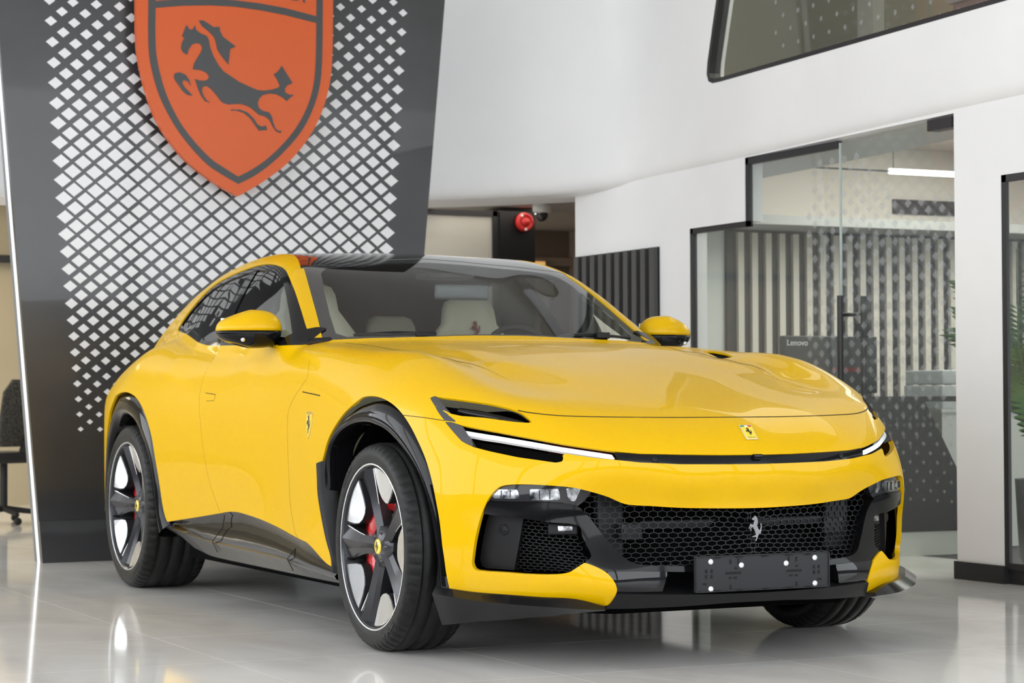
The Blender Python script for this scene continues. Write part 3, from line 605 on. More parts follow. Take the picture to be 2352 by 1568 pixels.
lp = C_['lip']; lip = [(-1.63, .243)]+lp[:5][::-1]+lp[::-1][:8]+[(-1.63, .214)]
lip = [(-1.63, .243), (-1.463, .244), (-1.342, .247), (-1.182, .253), (-1.172, .243), (-1.160, .219), (-1.143, .203), (-1.242, .204), (-1.346, .207), (-1.492, .214), (-1.63, .214)]
panel('front_lip', cut(t_open, 'sz', lip)[0], blk_satin, CAR, off=-.006, flange=.10)
# vectorised skin lookup
def skin_pts(S, Z, off):
    S = np.asarray(S); Z = np.asarray(Z); lo = np.full(len(S), .3); hi_ = np.full(len(S), 1.6)
    dx = np.where(S < 0, np.sin(S+np.pi/2), 1.); dy = np.where(S < 0, -np.cos(S+np.pi/2), 0.); y0 = np.where(S < 0, YC, YC+S)
    for _ in range(22):
        r = (lo+hi_)/2; f = field(r*dx, y0+r*dy, Z); lo = np.where(f < 0, r, lo); hi_ = np.where(f < 0, hi_, r)
    P = np.stack([lo*dx, y0+lo*dy, Z], 1); g = grad(P); g /= np.linalg.norm(g, axis=1)[:, None]
    return P-g*off, g
def hexmesh(name, poly, pitch, ph, off, wd, dp, label):
    """honeycomb wire mesh following the skin, both sides of the car"""
    poly = np.array(poly); lo = poly.min(0); hi_ = poly.max(0); ds = pitch/1.25
    nodes = {}; edges = set()
    def nd(i, j): return nodes.setdefault((i, j), len(nodes))
    ni = int((hi_[0]-lo[0])/ds*2)+4; nj = int((hi_[1]-lo[1])/ph)+4
    # brick-style honeycomb: row lines zigzag, joined by short uprights
    pos = {}
    for j in range(-1, nj):
        for i in range(-2, ni):
            up = ((i+j) % 2 == 0)
            pos[(i, j)] = (lo[0]+i*ds/2, lo[1]+j*ph+(ph*.30 if up else -.0*ph))
    for (i, j) in pos:
        if (i+1, j) in pos: edges.add(((i, j), (i+1, j)))
        if (i+j) % 2 == 0 and (i, j+1) in pos: edges.add(((i, j), (i, j+1)))
    keys = list(pos); K = {k: n for n, k in enumerate(keys)}; P2 = np.array([pos[k] for k in keys]); ins = polysd(P2, poly) < .002
    E = [(K[a], K[b]) for a, b in edges if ins[K[a]] and ins[K[b]]]
    used = sorted({i for e in E for i in e}); mp = {u: n for n, u in enumerate(used)}
    P3, G3 = skin_pts(P2[used, 0], P2[used, 1], off); V = []; F = []
    for a, b in E:
        p, q, n = P3[mp[a]], P3[mp[b]], G3[mp[a]]
        t = q-p; t /= np.linalg.norm(t)+1e-9; w_ = np.cross(t, n)*wd/2; d = n*dp; k = len(V)
        V += [p+w_, p-w_, q-w_, q+w_, p-d, q-d]; F += [(k, k+1, k+2, k+3), (k+1, k+4, k+5, k+2), (k+4, k, k+3, k+5)]
    V = np.array(V)
    for sd in (-1, 1): mesh_obj(name, V*np.array([sd, 1, 1]), F, mat('mesh_black', (.010, .010, .011), .4, spec=.3), CAR)['label'] = label
gm = smooth(C_['gmesh'], 3).tolist(); gm = [(-1.58, .522) if (p[0] < -1.53 and p[1] > .42) else ((-1.58, .333) if p[0] < -1.53 else p) for p in gm]
hexmesh('grille_mesh', gm, .033, .0150, .035, .0026, .006, 'black honeycomb mesh of the main grille')
hexmesh('intake_mesh', smooth(C_['imesh'], 2), .026, .0105, .07, .0022, .005, 'black honeycomb mesh of the corner intake')
# things seen behind the grille mesh
gdark = mat('radiator_grey', (.018, .019, .021), .5, spec=.3)
MB().box(-.36, .36, -.82, -.79, .452, .482, bev=.004).build('bumper_beam', blk_satin, CAR)
for sd in (-1, 1):
    MB().box(*sorted((sd*.36, sd*.44)), -.835, -.80, .42, .475, bev=.004).build('grille_bracket', gdark, CAR)
    MB().box(*sorted((sd*.40, sd*.50)), -.78, -.74, .36, .60, bev=.01).build('radiator_duct', gdark, CAR)
# fog lamp blocks in the intakes
for sd in (-1, 1):
    p, n = skin_pt('sz', -1.045, .468, sd, .06); M = n.to_track_quat('Z', 'Y').to_matrix().to_4x4(); M.translation = p
    q = MB().box(-.05, .05, -.022, .018, -.02, .012, bev=.006); q.v = [tuple(M @ Vector(v)) for v in q.v]; f_ = q.build('fog_lamp', blk_satin, CAR)
    q = MB().box(-.018, .034, -.012, .010, .008, .018, bev=.004); q.v = [tuple(M @ Vector(v)) for v in q.v]; q.build('lamp_lens', lamp_glass, f_)
# ---- splitter blades under the bumper corners
def loft(rings, m, name, parent, closed_ring=True, cap=True, smooth_=True):
    n = len(rings[0]); V = [p for r in rings for p in r]; F = []
    for i in range(len(rings)-1):
        for k in range(n if closed_ring else n-1): F.append((i*n+k, i*n+(k+1) % n, (i+1)*n+(k+1) % n, (i+1)*n+k))
    if cap and closed_ring: F += [tuple(range(n)), tuple(range(len(V)-1, len(V)-n-1, -1))]
    b = MB(); b.add(V, F, smooth_); return b.build(name, m, parent)
for sd in (-1, 1):
    top = [(.950, -.465, .262), (.925, -.525, .258), (.872, -.60, .250), (.795, -.705, .246), (.71, -.785, .241), (.62, -.845, .236), (.535, -.885, .212)]
    out = [(.972, -.485, .240), (.945, -.56, .236), (.888, -.645, .226), (.808, -.748, .219), (.72, -.825, .213), (.628, -.88, .206), (.536, -.898, .201)]
    bot = [(.922, -.455, .130), (.90, -.52, .139), (.86, -.585, .150), (.79, -.69, .163), (.70, -.775, .176), (.61, -.84, .188), (.53, -.88, .196)]
    inn_ = [(.85, -.455, .138), (.82, -.49, .146), (.77, -.52, .158), (.71, -.62, .17), (.63, -.70, .182), (.55, -.77, .19), (.48, -.83, .197)]
    tin = [(.87, -.455, .255), (.84, -.49, .25), (.78, -.53, .245), (.72, -.63, .24), (.64, -.71, .232), (.56, -.78, .225), (.49, -.84, .21)]
    G5 = [[(sd*q[0], q[1], q[2]) for q in osm(g_, 5)] for g_ in (tin, top, out, bot, inn_)]
    b = MB()
    for g0, g1 in zip(G5, G5[1:]+G5[:1]):
        n_ = len(g0); mid = [tuple((np.array(a_)+np.array(c_))/2) for a_, c_ in zip(g0, g1)]
        b.add(g0+mid+g1, [(i, i+1, n_+i+1, n_+i) for i in range(n_-1)]+[(n_+i, n_+i+1, 2*n_+i+1, 2*n_+i) for i in range(n_-1)], True)
    b.add([g_[0] for g_ in G5], [(0, 1, 2, 3, 4)]); b.add([g_[-1] for g_ in G5], [(4, 3, 2, 1, 0)])
    b.build('splitter_blade', mat('splitter_black', (.008, .008, .009), .16, spec=.32), CAR)
# ---- number plate carrier
pl = empty('plate_carrier', (0, -1.0, .31), parent=CAR); pl['label'] = 'empty black number plate carrier'
pm = mat('plate_plastic', (.020, .021, .024), .5, spec=.3)
def pbx(x0, x1, z0, z1, y0, y1, name, m, bev=.0): return MB().box(x0, x1, y0, y1, z0, z1, bev=bev).build(name, m, pl)
pbx(-.261, .261, -.057, .062, -.012, .004, 'carrier_plate', pm, .004)
for z0, z1 in ((.058, .062), (-.057, -.053)): pbx(-.259, .259, z0, z1, -.016, -.010, 'carrier_rim', pm, .0015)
for x0, x1 in ((-.261, -.257), (.257, .261)): pbx(x0, x1, -.055, .06, -.016, -.010, 'carrier_rim', pm, .0015)
MB().box(-.20, .20, .004, .06, -.05, .05).build('carrier_bracket', blk_matte, pl)
scr = mat('screw_white', (.85, .86, .88), .3, metal=.2)
for x, z in ((-.205, .043), (-.205, -.046), (-.087, .028), (.088, .028), (.202, .043), (.202, -.043)):
    MB().lathe([(0, -.0175), (.004, -.0175), (.0045, -.016), (.0085, -.0155), (.009, -.012), (.009, -.008)], 20, axis='y', c=(x, 0, z)).build('screw', scr, pl)
hole = mat('slot_dark', (.003, .003, .003), .8)
for x in (-.222, -.201, .200, .219):
    for z in (.012, -.006): pbx(x-.004, x+.004, z-.006, z+.006, -.0135, -.011, 'slot', hole, .001)
for x0, x1, z in ((-.148, -.088, .003), (.090, .150, .002)):
    pbx(x0, x1, z-.004, z+.004, -.0135, -.011, 'slot', hole, .001)
    for dx in (.012, .033): pbx(x0+dx, x0+dx+.012, z-.019, z-.012, -.0135, -.011, 'slot', hole, .001)
    pbx(x0+.036, x0+.045, z+.012, z+.019, -.0135, -.011, 'slot', hole, .001)
for x in (-.128, -.098, .10, .13): pbx(x-.004, x+.003, .033, .049, -.0135, -.011, 'slot', hole, .001)
for x in (-.128, .13): pbx(x-.004, x+.003, -.05, -.035, -.0135, -.011, 'slot', hole, .001)
for x in (-.228, .222): pbx(x-.008, x+.008, -.033, -.026, -.0135, -.011, 'slot', hole, .001)
for x in (-.18, -.095, .005, .10, .175):
    for z in (.055, -.053): pbx(x-.012, x+.012, z-.002, z+.002, -.0172, -.0155, 'slot', hole, .0005)
# ---- horse emblem outline (unit height), facing left
HORSE = [(590, 1193), (583, 1204), (566, 1214), (563, 1224), (575, 1229), (588, 1230), (580, 1250), (574, 1266), (562, 1262), (548, 1258), (536, 1288), (534, 1297), (541, 1298), (543, 1288), (551, 1272), (549, 1300), (553, 1319), (559, 1314), (556, 1300), (563, 1284), (573, 1287), (588, 1310), (597, 1332), (601, 1350), (585, 1354), (567, 1360), (566, 1367), (584, 1364), (606, 1363), (598, 1384), (593, 1396), (605, 1396), (611, 1378), (624, 1352), (633, 1335), (640, 1345), (648, 1325), (656, 1298), (655, 1268), (648, 1254), (643, 1262), (647, 1282), (640, 1306), (632, 1312), (622, 1296), (612, 1275), (617, 1258), (620, 1238), (613, 1212), (602, 1199)]
HORSE = [((x-596)/203., (1294-y)/203.) for x, y in HORSE]
def emblem(name, M, h, th, m, parent):
    b = MB().prism(HORSE, lambda p: M @ Vector((p[0]*h, p[1]*h, 0)), lambda p: M @ Vector((p[0]*h, p[1]*h, th)))
    return b.build(name, m, parent)
def frame_on(p, n, up=(0, 0, 1)):
    """matrix: x right as seen from outside, y up, z outwards"""
    n = Vector(n).normalized(); u = Vector(up); u = (u-n*u.dot(n)).normalized(); x = u.cross(n)
    M = Matrix((x, u, n)).transposed().to_4x4(); M.translation = Vector(p); return M
chrome = mat('chrome', (.82, .83, .85), .12, metal=1.)
hy = mat('badge_yellow', (.86, .62, .04), .3, coat=1.); hb = mat('badge_black', (.006, .006, .006), .4)
o = emblem('grille_emblem', frame_on((0, -.955, .455), (0, -1, 0)), .085, .008, chrome, CAR); o['label'] = 'chrome prancing horse in the grille'
# nose badge
p, n = skin_pt('sz', -1.5707, .774, 1, -.002); M = frame_on(p, n)
bo = MB().box(-.0235, .0235, -.034, .034, -.003, .001, M=M, bev=.0012).build('nose_badge', chrome, CAR)
MB().box(-.0205, .0205, -.031, .0235, .0005, .002, M=M).build('badge_field', hy, bo)
emblem('badge_horse', M @ Matrix.Translation((0, .001, .002)), .036, .0008, hb, bo)
for k, c_ in enumerate(((.02, .25, .06), (.8, .8, .8), (.6, .02, .02))): MB().box(-.0205+k*.01367, -.0205+(k+1)*.01367, .0245, .030, .0005, .002, M=M).build('badge_stripe', mat('stripe%d' % k, c_, .3), bo)
tv, tf = text_mesh('Ferrari', .0105)
MB().add([M @ Vector((v.x, v.y-.0265, .0023)) for v in tv], tf).build('badge_lettering', hb, bo)
# shields on the front wings
SH = [(-.5, 1), (-.25, 1.04), (0, 1.1), (.25, 1.04), (.5, 1), (.47, .3), (.40, -.2), (.22, -.75), (0, -1.1), (-.22, -.75), (-.40, -.2), (-.47, .3)]
for sd in (-1, 1):
    p, n = skin_pt('yz', .682, .792, sd, -.001); M = frame_on(p, n); k = .048
    so = MB().prism(SH, lambda q: M @ Vector((q[0]*k*1.6, q[1]*k, -.003)), lambda q: M @ Vector((q[0]*k*1.6, q[1]*k, .002))).build('wing_shield', chrome, CAR)
    MB().prism(SH, lambda q: M @ Vector((q[0]*k*1.42, q[1]*k*.92, .001)), lambda q: M @ Vector((q[0]*k*1.42, q[1]*k*.92, .0032))).build('shield_field', hy, so)
    emblem('shield_horse', M @ Matrix.Translation((0, .006, .0032)), .068, .0008, hb, so)
    MB().box(-.018, -.006, .041, .046, .002, .0036, M=M).build('shield_stripe', mat('stripe0'), so); MB().box(.006, .018, .041, .046, .002, .0036, M=M).build('shield_stripe', mat('stripe2'), so)
    tv, tf = text_mesh('S  F', .014)
    MB().add([M @ Vector((v.x, v.y-.029, .0036)) for v in tv], tf).build('shield_lettering', hb, so)
# ---- panel gaps
def gap(kind, pts, r=.0016, sides=(-1, 1), n=4, off=.0004):
    for sd in sides:
        P = [skin_pt(kind, a, b, sd, off)[0] for a, b in osm(pts, n)]
        MB().tube(P, r, 6).build('panel_gap', hole, CAR)
P = C_['hoodseam']
for sd in (-1, 1): gap('sz', P, .0022, (sd,))
gap('yz', C_['door_r'], .0008); gap('yz', C_['door_f'][1:], .0009)
gap('sz', [(-.488, .835), (-.594, .827), (-.674, .817)], .0014)
gap('yz', [(.803, .92), (.583, .905)], .0022)
for sd in (-1, 1):   # dark line drawn for the shade in the bonnet crease
    cp = osm([(.72, .93), (.675, .75), (.645, .55), (.62, .32), (.60, .10), (.585, -.08), (.565, -.24)], 5)
    MB().tube([(sd*x, y, float(TZ(np.array([x]), np.array([y]))[0])) for x, y in cp], [.0012]*(len(cp)-8)+[.0012*(1-k/8) for k in range(8)], 6).build('crease_shade', hole, CAR)
# door handles
for sd in (-1, 1):
    gap('yz', [(1.978, .921), (1.92, .917), (1.852, .913)], .0016, (sd,), 2); gap('yz', [(1.852, .913), (1.858, .90), (1.866, .887)], .0012, (sd,), 2); gap('yz', [(1.866, .887), (1.957, .885)], .0012, (sd,), 2)
# ---- arch cladding
def cladding(outer, inner, xo, name, parent):
    O = spline(outer, 4); n = len(O); I_ = spline(inner, 12); 
    d = np.r_[0, np.cumsum(np.linalg.norm(np.diff(I_, axis=0), axis=1))]; d2 = np.r_[0, np.cumsum(np.linalg.norm(np.diff(O, axis=0), axis=1))]
    I_ = np.stack([np.interp(d2/d2[-1], d/d[-1], I_[:, k]) for k in (0, 1)], 1)
    prof = [(-.02, .075), (0.02, .03), (.10, .016), (.30, .004), (.55, -.003), (.80, -.001), (.93, .012), (1.0, .035), (1.0, .10)]
    for sd in (-1, 1):
        rings = []
        for o_, i_ in zip(O, I_):
            xs = [xo(o_[0]+(i_[0]-o_[0])*w_) for w_, _ in prof]
            rings.append([(sd*(x-dp), o_[0]+(i_[0]-o_[0])*w_, o_[1]+(i_[1]-o_[1])*w_) for (w_, dp), x in zip(prof, xs)])
        loft(rings, blk_gloss, name, parent, closed_ring=False)
afc = C_['arch_f'][5:]; afo = [(.50, .60), (.485, .66), (.445, .73), (.36, .795), (.265, .836), (.14, .872), (.018, .885), (-.10, .872), (-.205, .832), (-.268, .788), (-.326, .731), (-.374, .673), (-.419, .60), (-.448, .524), (-.466, .45), (-.477, .377), (-.483, .313), (-.494, .255)]
afi = [(.455, .55), (.437, .694), (.375, .747), (.275, .782), (.173, .797), (.057, .797), (-.052, .779), (-.146, .742), (-.238, .684), (-.313, .616), (-.354, .546), (-.397, .449), (-.426, .335), (-.44, .24)]
xf = lambda y: float(np.interp(y, [-.55, -.48, -.35, -.2, 0, .3, .55], [.905, .918, .944, .966, .985, .986, .982]))
cladding(afo, afi, xf, 'wheel_arch_trim', CAR)
aro = [(2.485, .33), (2.51, .36), (2.545, .42), (2.57, .53), (2.60, .625), (2.632, .718), (2.68, .788), (2.752, .848), (2.843, .892), (2.943, .915), (3.05, .924), (3.16, .921), (3.27, .907), (3.40, .825), (3.5, .695), (3.56, .55), (3.60, .36)]
ari = [(2.60, .26), (2.66, .444), (2.70, .563), (2.77, .663), (2.86, .743), (2.96, .794), (3.08, .815), (3.20, .808), (3.32, .76), (3.42, .66), (3.48, .5), (3.5, .33)]
xr = lambda y: float(np.interp(y, [2.45, 2.6, 2.8, 3.0, 3.2, 3.45, 3.62], [.968, .99, 1.005, 1.006, .998, .982, .955]))
cladding(aro, ari, xr, 'wheel_arch_trim', CAR)
for sd in (-1, 1):   # flap behind the front wheel
    fo = [(.56, .645), (.553, .60), (.546, .537), (.512, .461), (.451, .373), (.39, .31), (.38, .262)]
    fi = [(.47, .66), (.462, .60), (.452, .53), (.425, .45), (.385, .36), (.352, .30), (.35, .25)]
    rings = [[(sd*.986, a[0], a[1]), (sd*1.0, (a[0]*.55+b[0]*.45), (a[1]*.55+b[1]*.45)), (sd*.995, b[0]*.92+a[0]*.08, b[1]), (sd*.94, b[0], b[1])] for a, b in zip(osm(fo, 3), osm(fi, 3))]
    loft(rings, blk_satin, 'arch_flap', CAR, closed_ring=False)
    # liners
    for cy, rad, z0, mx in ((.02, .475, .37, .92), (3.03, .53, .38, .955)):
        q = MB(); a = [math.radians(t) for t in range(-6, 187, 6)]; V = []; F = []
        for t in a: V += [(sd*.45, cy+rad*math.cos(t), z0+rad*math.sin(t)), (sd*mx, cy+(rad-.02)*math.cos(t), z0+(rad-.02)*math.sin(t))]
        for i in range(len(a)-1): F.append((2*i, 2*i+1, 2*i+3, 2*i+2))
        F.append(tuple(2*i for i in range(len(a)))); q.add(V, F, False); q.build('wheel_arch_liner', void, CAR, recalc=False)
for sd in (-1, 1):
    q = [(-.395, .60), (-.425, .52), (-.447, .43), (-.460, .34), (-.462, .295), (-.478, .295), (-.4785, .36), (-.470, .45), (-.452, .53), (-.424, .605)]
    w_ = [(sd*(xf(y)+.006), y, z) for y, z in q]; b = MB(); b.prism(q, lambda p: (sd*(xf(p[0])+.004), p[0], p[1]), lambda p: (sd*(xf(p[0])-.02), p[0], p[1])); b.build('arch_slot_shade', void, CAR)  # dark patch set proud of the trim, standing in for a shaded recess
# ---- sills
sillm = mat('sill_gloss', (.008, .008, .009), .08, spec=.5); sillg = mat('sill_grey', (.030, .029, .027), .28, spec=.45)
for sd in (-1, 1):
    ys = [2.56, 2.40, 2.22, 2.0, 1.83, 1.64, 1.45, 1.29, 1.1, .95, .80, .68, .58, .47, .40]
    sz = [p for p in C_['sill']]; zt = np.interp(ys, [p[0] for p in sz][::-1], [p[1] for p in sz][::-1])
    xt = np.interp(ys, [.4, .67, .95, 1.29, 1.64, 2.2, 2.56], [.978, .978, .955, .937, .932, .948, .968])
    ze = np.interp(ys, [.40, .75, .92, 1.3, 1.86, 2.07, 2.56], [.236, .252, .262, .268, .277, .285, .318]); zb = np.interp(ys, [.4, .75, 1.86, 2.1, 2.3, 2.56], [.198, .196, .20, .203, .235, .30])
    up = [[(sd*(x-.004), y, z+.012), (sd*(x-.020), y, z-.012), (sd*(x-.026+.018*b), y, z*.55+e*.45), (sd*(.945+.028*b), y, e+.012), (sd*(.962+.02*b), y, e)] for x, y, z, e, b in zip(xt, ys, zt, ze, np.interp(ys, [.4, 1.0, 1.7, 2.56], [.6, 0, 0, .3]))]
    loft(up, sillm, 'sill_trim', CAR, closed_ring=False)
    lo_ = [[(sd*(.962+.02*b), y, e), (sd*(.955+.02*b), y, e-.012), (sd*.93, y, z+.01), (sd*.90, y, z), (sd*.6, y, z)] for y, e, z, b in zip(ys, ze, zb, np.interp(ys, [.4, 1.0, 1.7, 2.56], [.6, 0, 0, .3]))]
    loft(lo_, sillg, 'side_skirt', CAR, closed_ring=False, smooth_=False)
    for y0, y1 in ((1.79, 1.86), (.905, .93)):
        e0 = np.interp(y1, ys[::-1], ze[::-1]); z0 = np.interp(y0, ys[::-1], zt[::-1])
        MB().tube([(sd*.934, y0, z0-.01), (sd*.930, (y0*.5+y1*.5), z0*.5+e0*.5), (sd*.966, y1, e0+.004), (sd*.952, y1-.03, e0-.04)], .002, 6).build('panel_gap', hole, CAR)
MB().prism([(-.86, .42), (-.62, .35), (-.62, -.62), (-.45, -.80), (.45, -.80), (.62, -.62), (.62, .35), (.86, .42), (.86, 2.5), (.62, 2.55), (.62, 3.8), (-.62, 3.8), (-.62, 2.55), (-.86, 2.5)], lambda p: (p[0], p[1], .175), lambda p: (p[0], p[1], .235)).build('underbody', void, CAR)
# ---- wheels
rub = noise_mix(mat('tyre_rubber', (.008, .008, .008), .45, spec=.25), (.006, .006, .006), (.011, .011, .011), 30)
rimd = mat('rim_graphite', (.055, .055, .06), .22, metal=.6, spec=.4); rimb = mat('rim_machined', (.80, .81, .83), .22, metal=.9)
barrel = mat('rim_barrel', (.03, .03, .033), .4, metal=.5); disc_m = mat('brake_disc', (.10, .10, .11), .35, metal=.8); red = mat('caliper_red', (.55, .008, .010), .25, coat=1.)
def wheel(name, R, w_, rr, hubx, loc, side, proto=None):
    root = empty(name, loc, parent=CAR)
    if side > 0: root.rotation_euler = (0, 0, math.pi)
    if proto:
        for ch in proto.children:
            c_ = ch.copy(); COL.objects.link(c_); c_.parent = root
            c_.matrix_parent_inverse = Matrix()
        return root
    h = w_/2; n = 360
    prof = [(rr-.012, h-.03), (rr-.008, h-.01), (rr+.006, h-.002), (rr+.03, h), (R-.030, h-.003), (R-.016, h-.010), (R-.006, h-.024), (R-.0018, h-.042)]
    gr = []
    for g_ in (.30, .10): gr += [(R-.0008, h*(g_*2)+.007), (R-.008, h*(g_*2)+.005), (R-.008, h*(g_*2)-.005), (R-.0004, h*(g_*2)-.007)]
    half = prof+gr; full = [(r, -x) for r, x in half]+[(r, x) for r, x in half[::-1]]
    V = []; F = []; P_ = len(full)
    for i in range(n):
        t = 2*math.pi*i/n
        for k, (r, x) in enumerate(full):
            q = r
            if abs(x) > h*.68 and r > R-.02 and i % 6 in (0, 1): q = r-.005
            V.append((x, q*math.cos(t), q*math.sin(t)))
    for i in range(n):
        j = (i+1) % n
        for k in range(P_-1): F.append((i*P_+k, j*P_+k, j*P_+k+1, i*P_+k+1))
    b = MB(); b.add(V, F, True); b.build('tyre', rub, root)
    for txt, a0, sz, rm in (('MICHELIN', -1.05, .026, rr+.030), ('PILOT SPORT', 2.3, .018, rr+.028)):
        tv, tf = text_mesh(txt, sz, .0008); b = MB()
        # letters run around the sidewall
        b.add([(-(h+.0006+v.z), -(rm+v.y)*math.cos(a0-v.x/rm), (rm+v.y)*math.sin(a0-v.x/rm)) for v in tv], tf)
        b.build('tyre_lettering', mat('tyre_letter', (.035, .035, .035), .35), root)
    MB().lathe([(rr-.014, -h+.012), (rr-.022, -h+.03), (rr-.03, 0), (rr-.022, h-.01)], 96, axis='x').build('rim_barrel', barrel, root)
    MB().lathe([(rr-.020, -h+.026), (rr-.012, -h+.012), (rr-.006, -h+.006)], 120, axis='x').build('rim_flange', rimd, root); MB().lathe([(rr-.006, -h+.006), (rr-.002, -h+.004), (rr+.001, -h+.008), (rr+.001, -h+.02)], 120, axis='x').build('rim_lip', rimb, root)
    xl = -h+.012; xh = -h+hubx
    def pt(r, a, x): return (x, -r*math.cos(a), r*math.sin(a))
    rim = rr-.012
    fx = lambda r: xh+(xl-xh)*(max(r-.05, 0)/(rim-.05))**1.3          # dished face
    for k in range(5):
        a = math.radians(36+72*k)
        rs = [.035, .07, .11, .15, .19, .23, .26, rim]
        hw = [.030, .031, .031, .034, .042, .052, .060, .066]
        V = []; F = []
        for r, hh in zip(rs, hw):
            u = hh/r if r > .04 else .7; f_ = fx(r)
            V += [pt(r, a-u, f_+.055), pt(r, a-u, f_+.016), pt(r, a-u*.25, f_-.004), pt(r, a+u*.35, f_+.010), pt(r, a+u, f_+.020), pt(r, a+u, f_+.055)]
        b = MB(); nr = len(rs)
        for k_ in range(6): b.add([V[i*6+q] for i in range(nr) for q in (k_, (k_+1) % 6)], [(2*i, 2*i+1, 2*i+3, 2*i+2) for i in range(nr-1)], True)
        b.build('spoke', rimd, root)
        # machined edge running down one flank
        pts = [pt(r, a-hh/r*.97, fx(r)+.014) for r, hh in list(zip(rs, hw))[3:]]
        MB().tube(pts, [.0015, .002, .003, .004, .004], 6).build('spoke_edge', rimb, root)
        c0 = math.radians(72*k); ph = lambda d: c0+math.radians(d)
        outl = [(-21, .985), (-14, .995), (-7, 1.), (0, 1.), (7, 1.), (14, .995), (21, .985), (18.5, .80), (14, .68), (6, .615), (-5, .60), (-12, .63), (-17, .75)]
        MB().prism(outl, lambda q: pt(q[1]*rim, ph(q[0]), fx(q[1]*rim)+.010), lambda q: pt(q[1]*rim, ph(q[0]), fx(q[1]*rim)+.055)).build('rim_web', rimd, root)
        MB().prism(outl, lambda q: pt(q[1]*rim*.996, ph(q[0]*.93), fx(q[1]*rim)+.0075), lambda q: pt(q[1]*rim*.996, ph(q[0]*.93), fx(q[1]*rim)+.0105)).build('machined_face', rimb, root)
        ab = math.radians(72*k); MB().lathe([(0, 0), (.006, 0), (.007, .004), (.011, .004), (.012, .016)], 14, axis='x', c=pt(.054, ab, xh-.004)).build('wheel_bolt', rimd, root)
    MB().lathe([(0, xh-.004), (.030, xh-.004), (.045, xh), (.072, xh+.006), (.078, xh+.03), (.078, xh+.06)], 40, axis='x').build('hub', rimd, root)
    cp = MB().lathe([(0, xh-.009), (.024, xh-.009), (.0275, xh-.006), (.028, xh)], 32, axis='x').build('centre_cap', hy, root)
    emblem('cap_horse', frame_on((xh-.009, 0, 0), (-1, 0, 0)), .036, .0008, hb, root)
    MB().lathe([(.07, .0), (.07, -.012), (rr-.085, -.012), (rr-.08, -.006), (rr-.08, .014), (.07, .014)], 64, axis='x').build('brake_disc', disc_m, root)
    q = MB(); rc0, rc1 = rr-.165, rr-.058; A = [math.radians(t) for t in range(62, 221, 6)]; rings = []
    for t in A: rings.append([pt(rc0, t, -.030), pt(rc0, t, -.052), pt((rc0+rc1)/2, t, -.060), pt(rc1-.01, t, -.052), pt(rc1, t, -.03), pt(rc1, t, .03), pt(rc1-.012, t, .045), pt(rc0, t, .03)])
    loft(rings, red, 'brake_caliper', root)
    MB().lathe([(0, 0), (.09, 0), (.09, .08), (0, .08)], 24, axis='x', c=(.0, 0, 0)).build('hub_carrier', void, root)
    MB().tube([pt(rim-.028, math.radians(193), xl+.035), pt(rim-.032, math.radians(193), xl-.002)], .0045, 8).build('valve', hb, root)
    return root
wf = wheel('front_wheel', .3685, .255, .296, .036, (-.870, 0, .3685), -1)
wheel('front_wheel', .3685, .255, .296, .036, (.870, 0, .3685), 1, wf)
wr = wheel('rear_wheel', .3865, .315, .305, .062, (-.858, 3.018, .3865), -1)
wheel('rear_wheel', .3865, .315, .305, .062, (.858, 3.018, .3865), 1, wr)
# ---- mirrors
for sd in (-1, 1):
    rt_ = empty('door_mirror', (sd*.98, 1.33, 1.17), parent=CAR)
    def shell(z0, z1, m, name, sc=1., zc=.0):
        V = []; F = []; nu, nv = 28, 12
        for j in range(nv+1):
            for i in range(nu):
                th = 2*math.pi*i/nu; f = z0+(z1-z0)*j/nv
                z = .088*math.copysign(abs(math.sin(f))**.9, f); ce = max(math.cos(f), 0)**.62
                cx = math.copysign(abs(math.cos(th))**.75, math.cos(th)); sy = math.copysign(abs(math.sin(th))**.8, math.sin(th))
                x = .133*cx*ce; y = (.085 if sy < 0 else .055)*sy*ce
                tap = 1-.30*max(0, cx)*1.0                       # slimmer towards the tip
                z = z*(1-.28*max(0, cx)**1.5)*(1. if z > 0 else .80)
                y += .035*max(0, cx)
                V.append((sd*x*sc, y*sc, z*sc+zc))
        for j in range(nv):
            for i in range(nu): F.append((j*nu+i, j*nu+(i+1) % nu, (j+1)*nu+(i+1) % nu, (j+1)*nu+i))
        F += [tuple(range(nu)), tuple(range(len(V)-1, len(V)-nu-1, -1))]
        b = MB(); b.add(V, F, True); return b.build(name, m, rt_)
    shell(.02, math.pi/2-.02, paint, 'mirror_cap')
    shell(-math.pi/2+.02, .015, blk_gloss, 'mirror_housing', .985)
    b = MB(); b.tube([(sd*-.02, .0, -.035), (sd*-.11, .01, -.040), (sd*-.19, .03, -.046)], [.028, .024, .020], 10); b.build('mirror_arm', blk_gloss, rt_)
    MB().box(*sorted((sd*-.105, sd*.105)), .054, .060, -.03, .055, bev=.002).build('mirror_glass', chrome, rt_)
    MB().lathe([(0, -.004), (.006, -.003), (.009, .0), (.009, .006)], 14, axis='y', c=(sd*.055, -.078, -.036)).build('mirror_camera', chrome, rt_)
# A-pillar foot and mirror sail panels
for sd in (-1, 1):
    pass
for t in lr(cut(T_all, 'yz', [(1.05, 1.108), (1.10, 1.112), (1.12, 1.138), (1.08, 1.142)], lambda v: (np.abs(v[:, 0]) > .72) & (v[:, 2] > 1.05))[0]): panel('pillar_foot', t, blk_gloss, CAR, off=-.0012, flange=.003)
for t in lr(cut(T_all, 'yz', [(1.09, 1.11), (1.26, 1.11), (1.235, 1.13), (1.175, 1.185), (1.15, 1.18)], lambda v: (np.abs(v[:, 0]) > .6) & (v[:, 2] > 1.05))[0]): panel('mirror_sail', t, blk_gloss, CAR, off=-.0012, flange=.003)
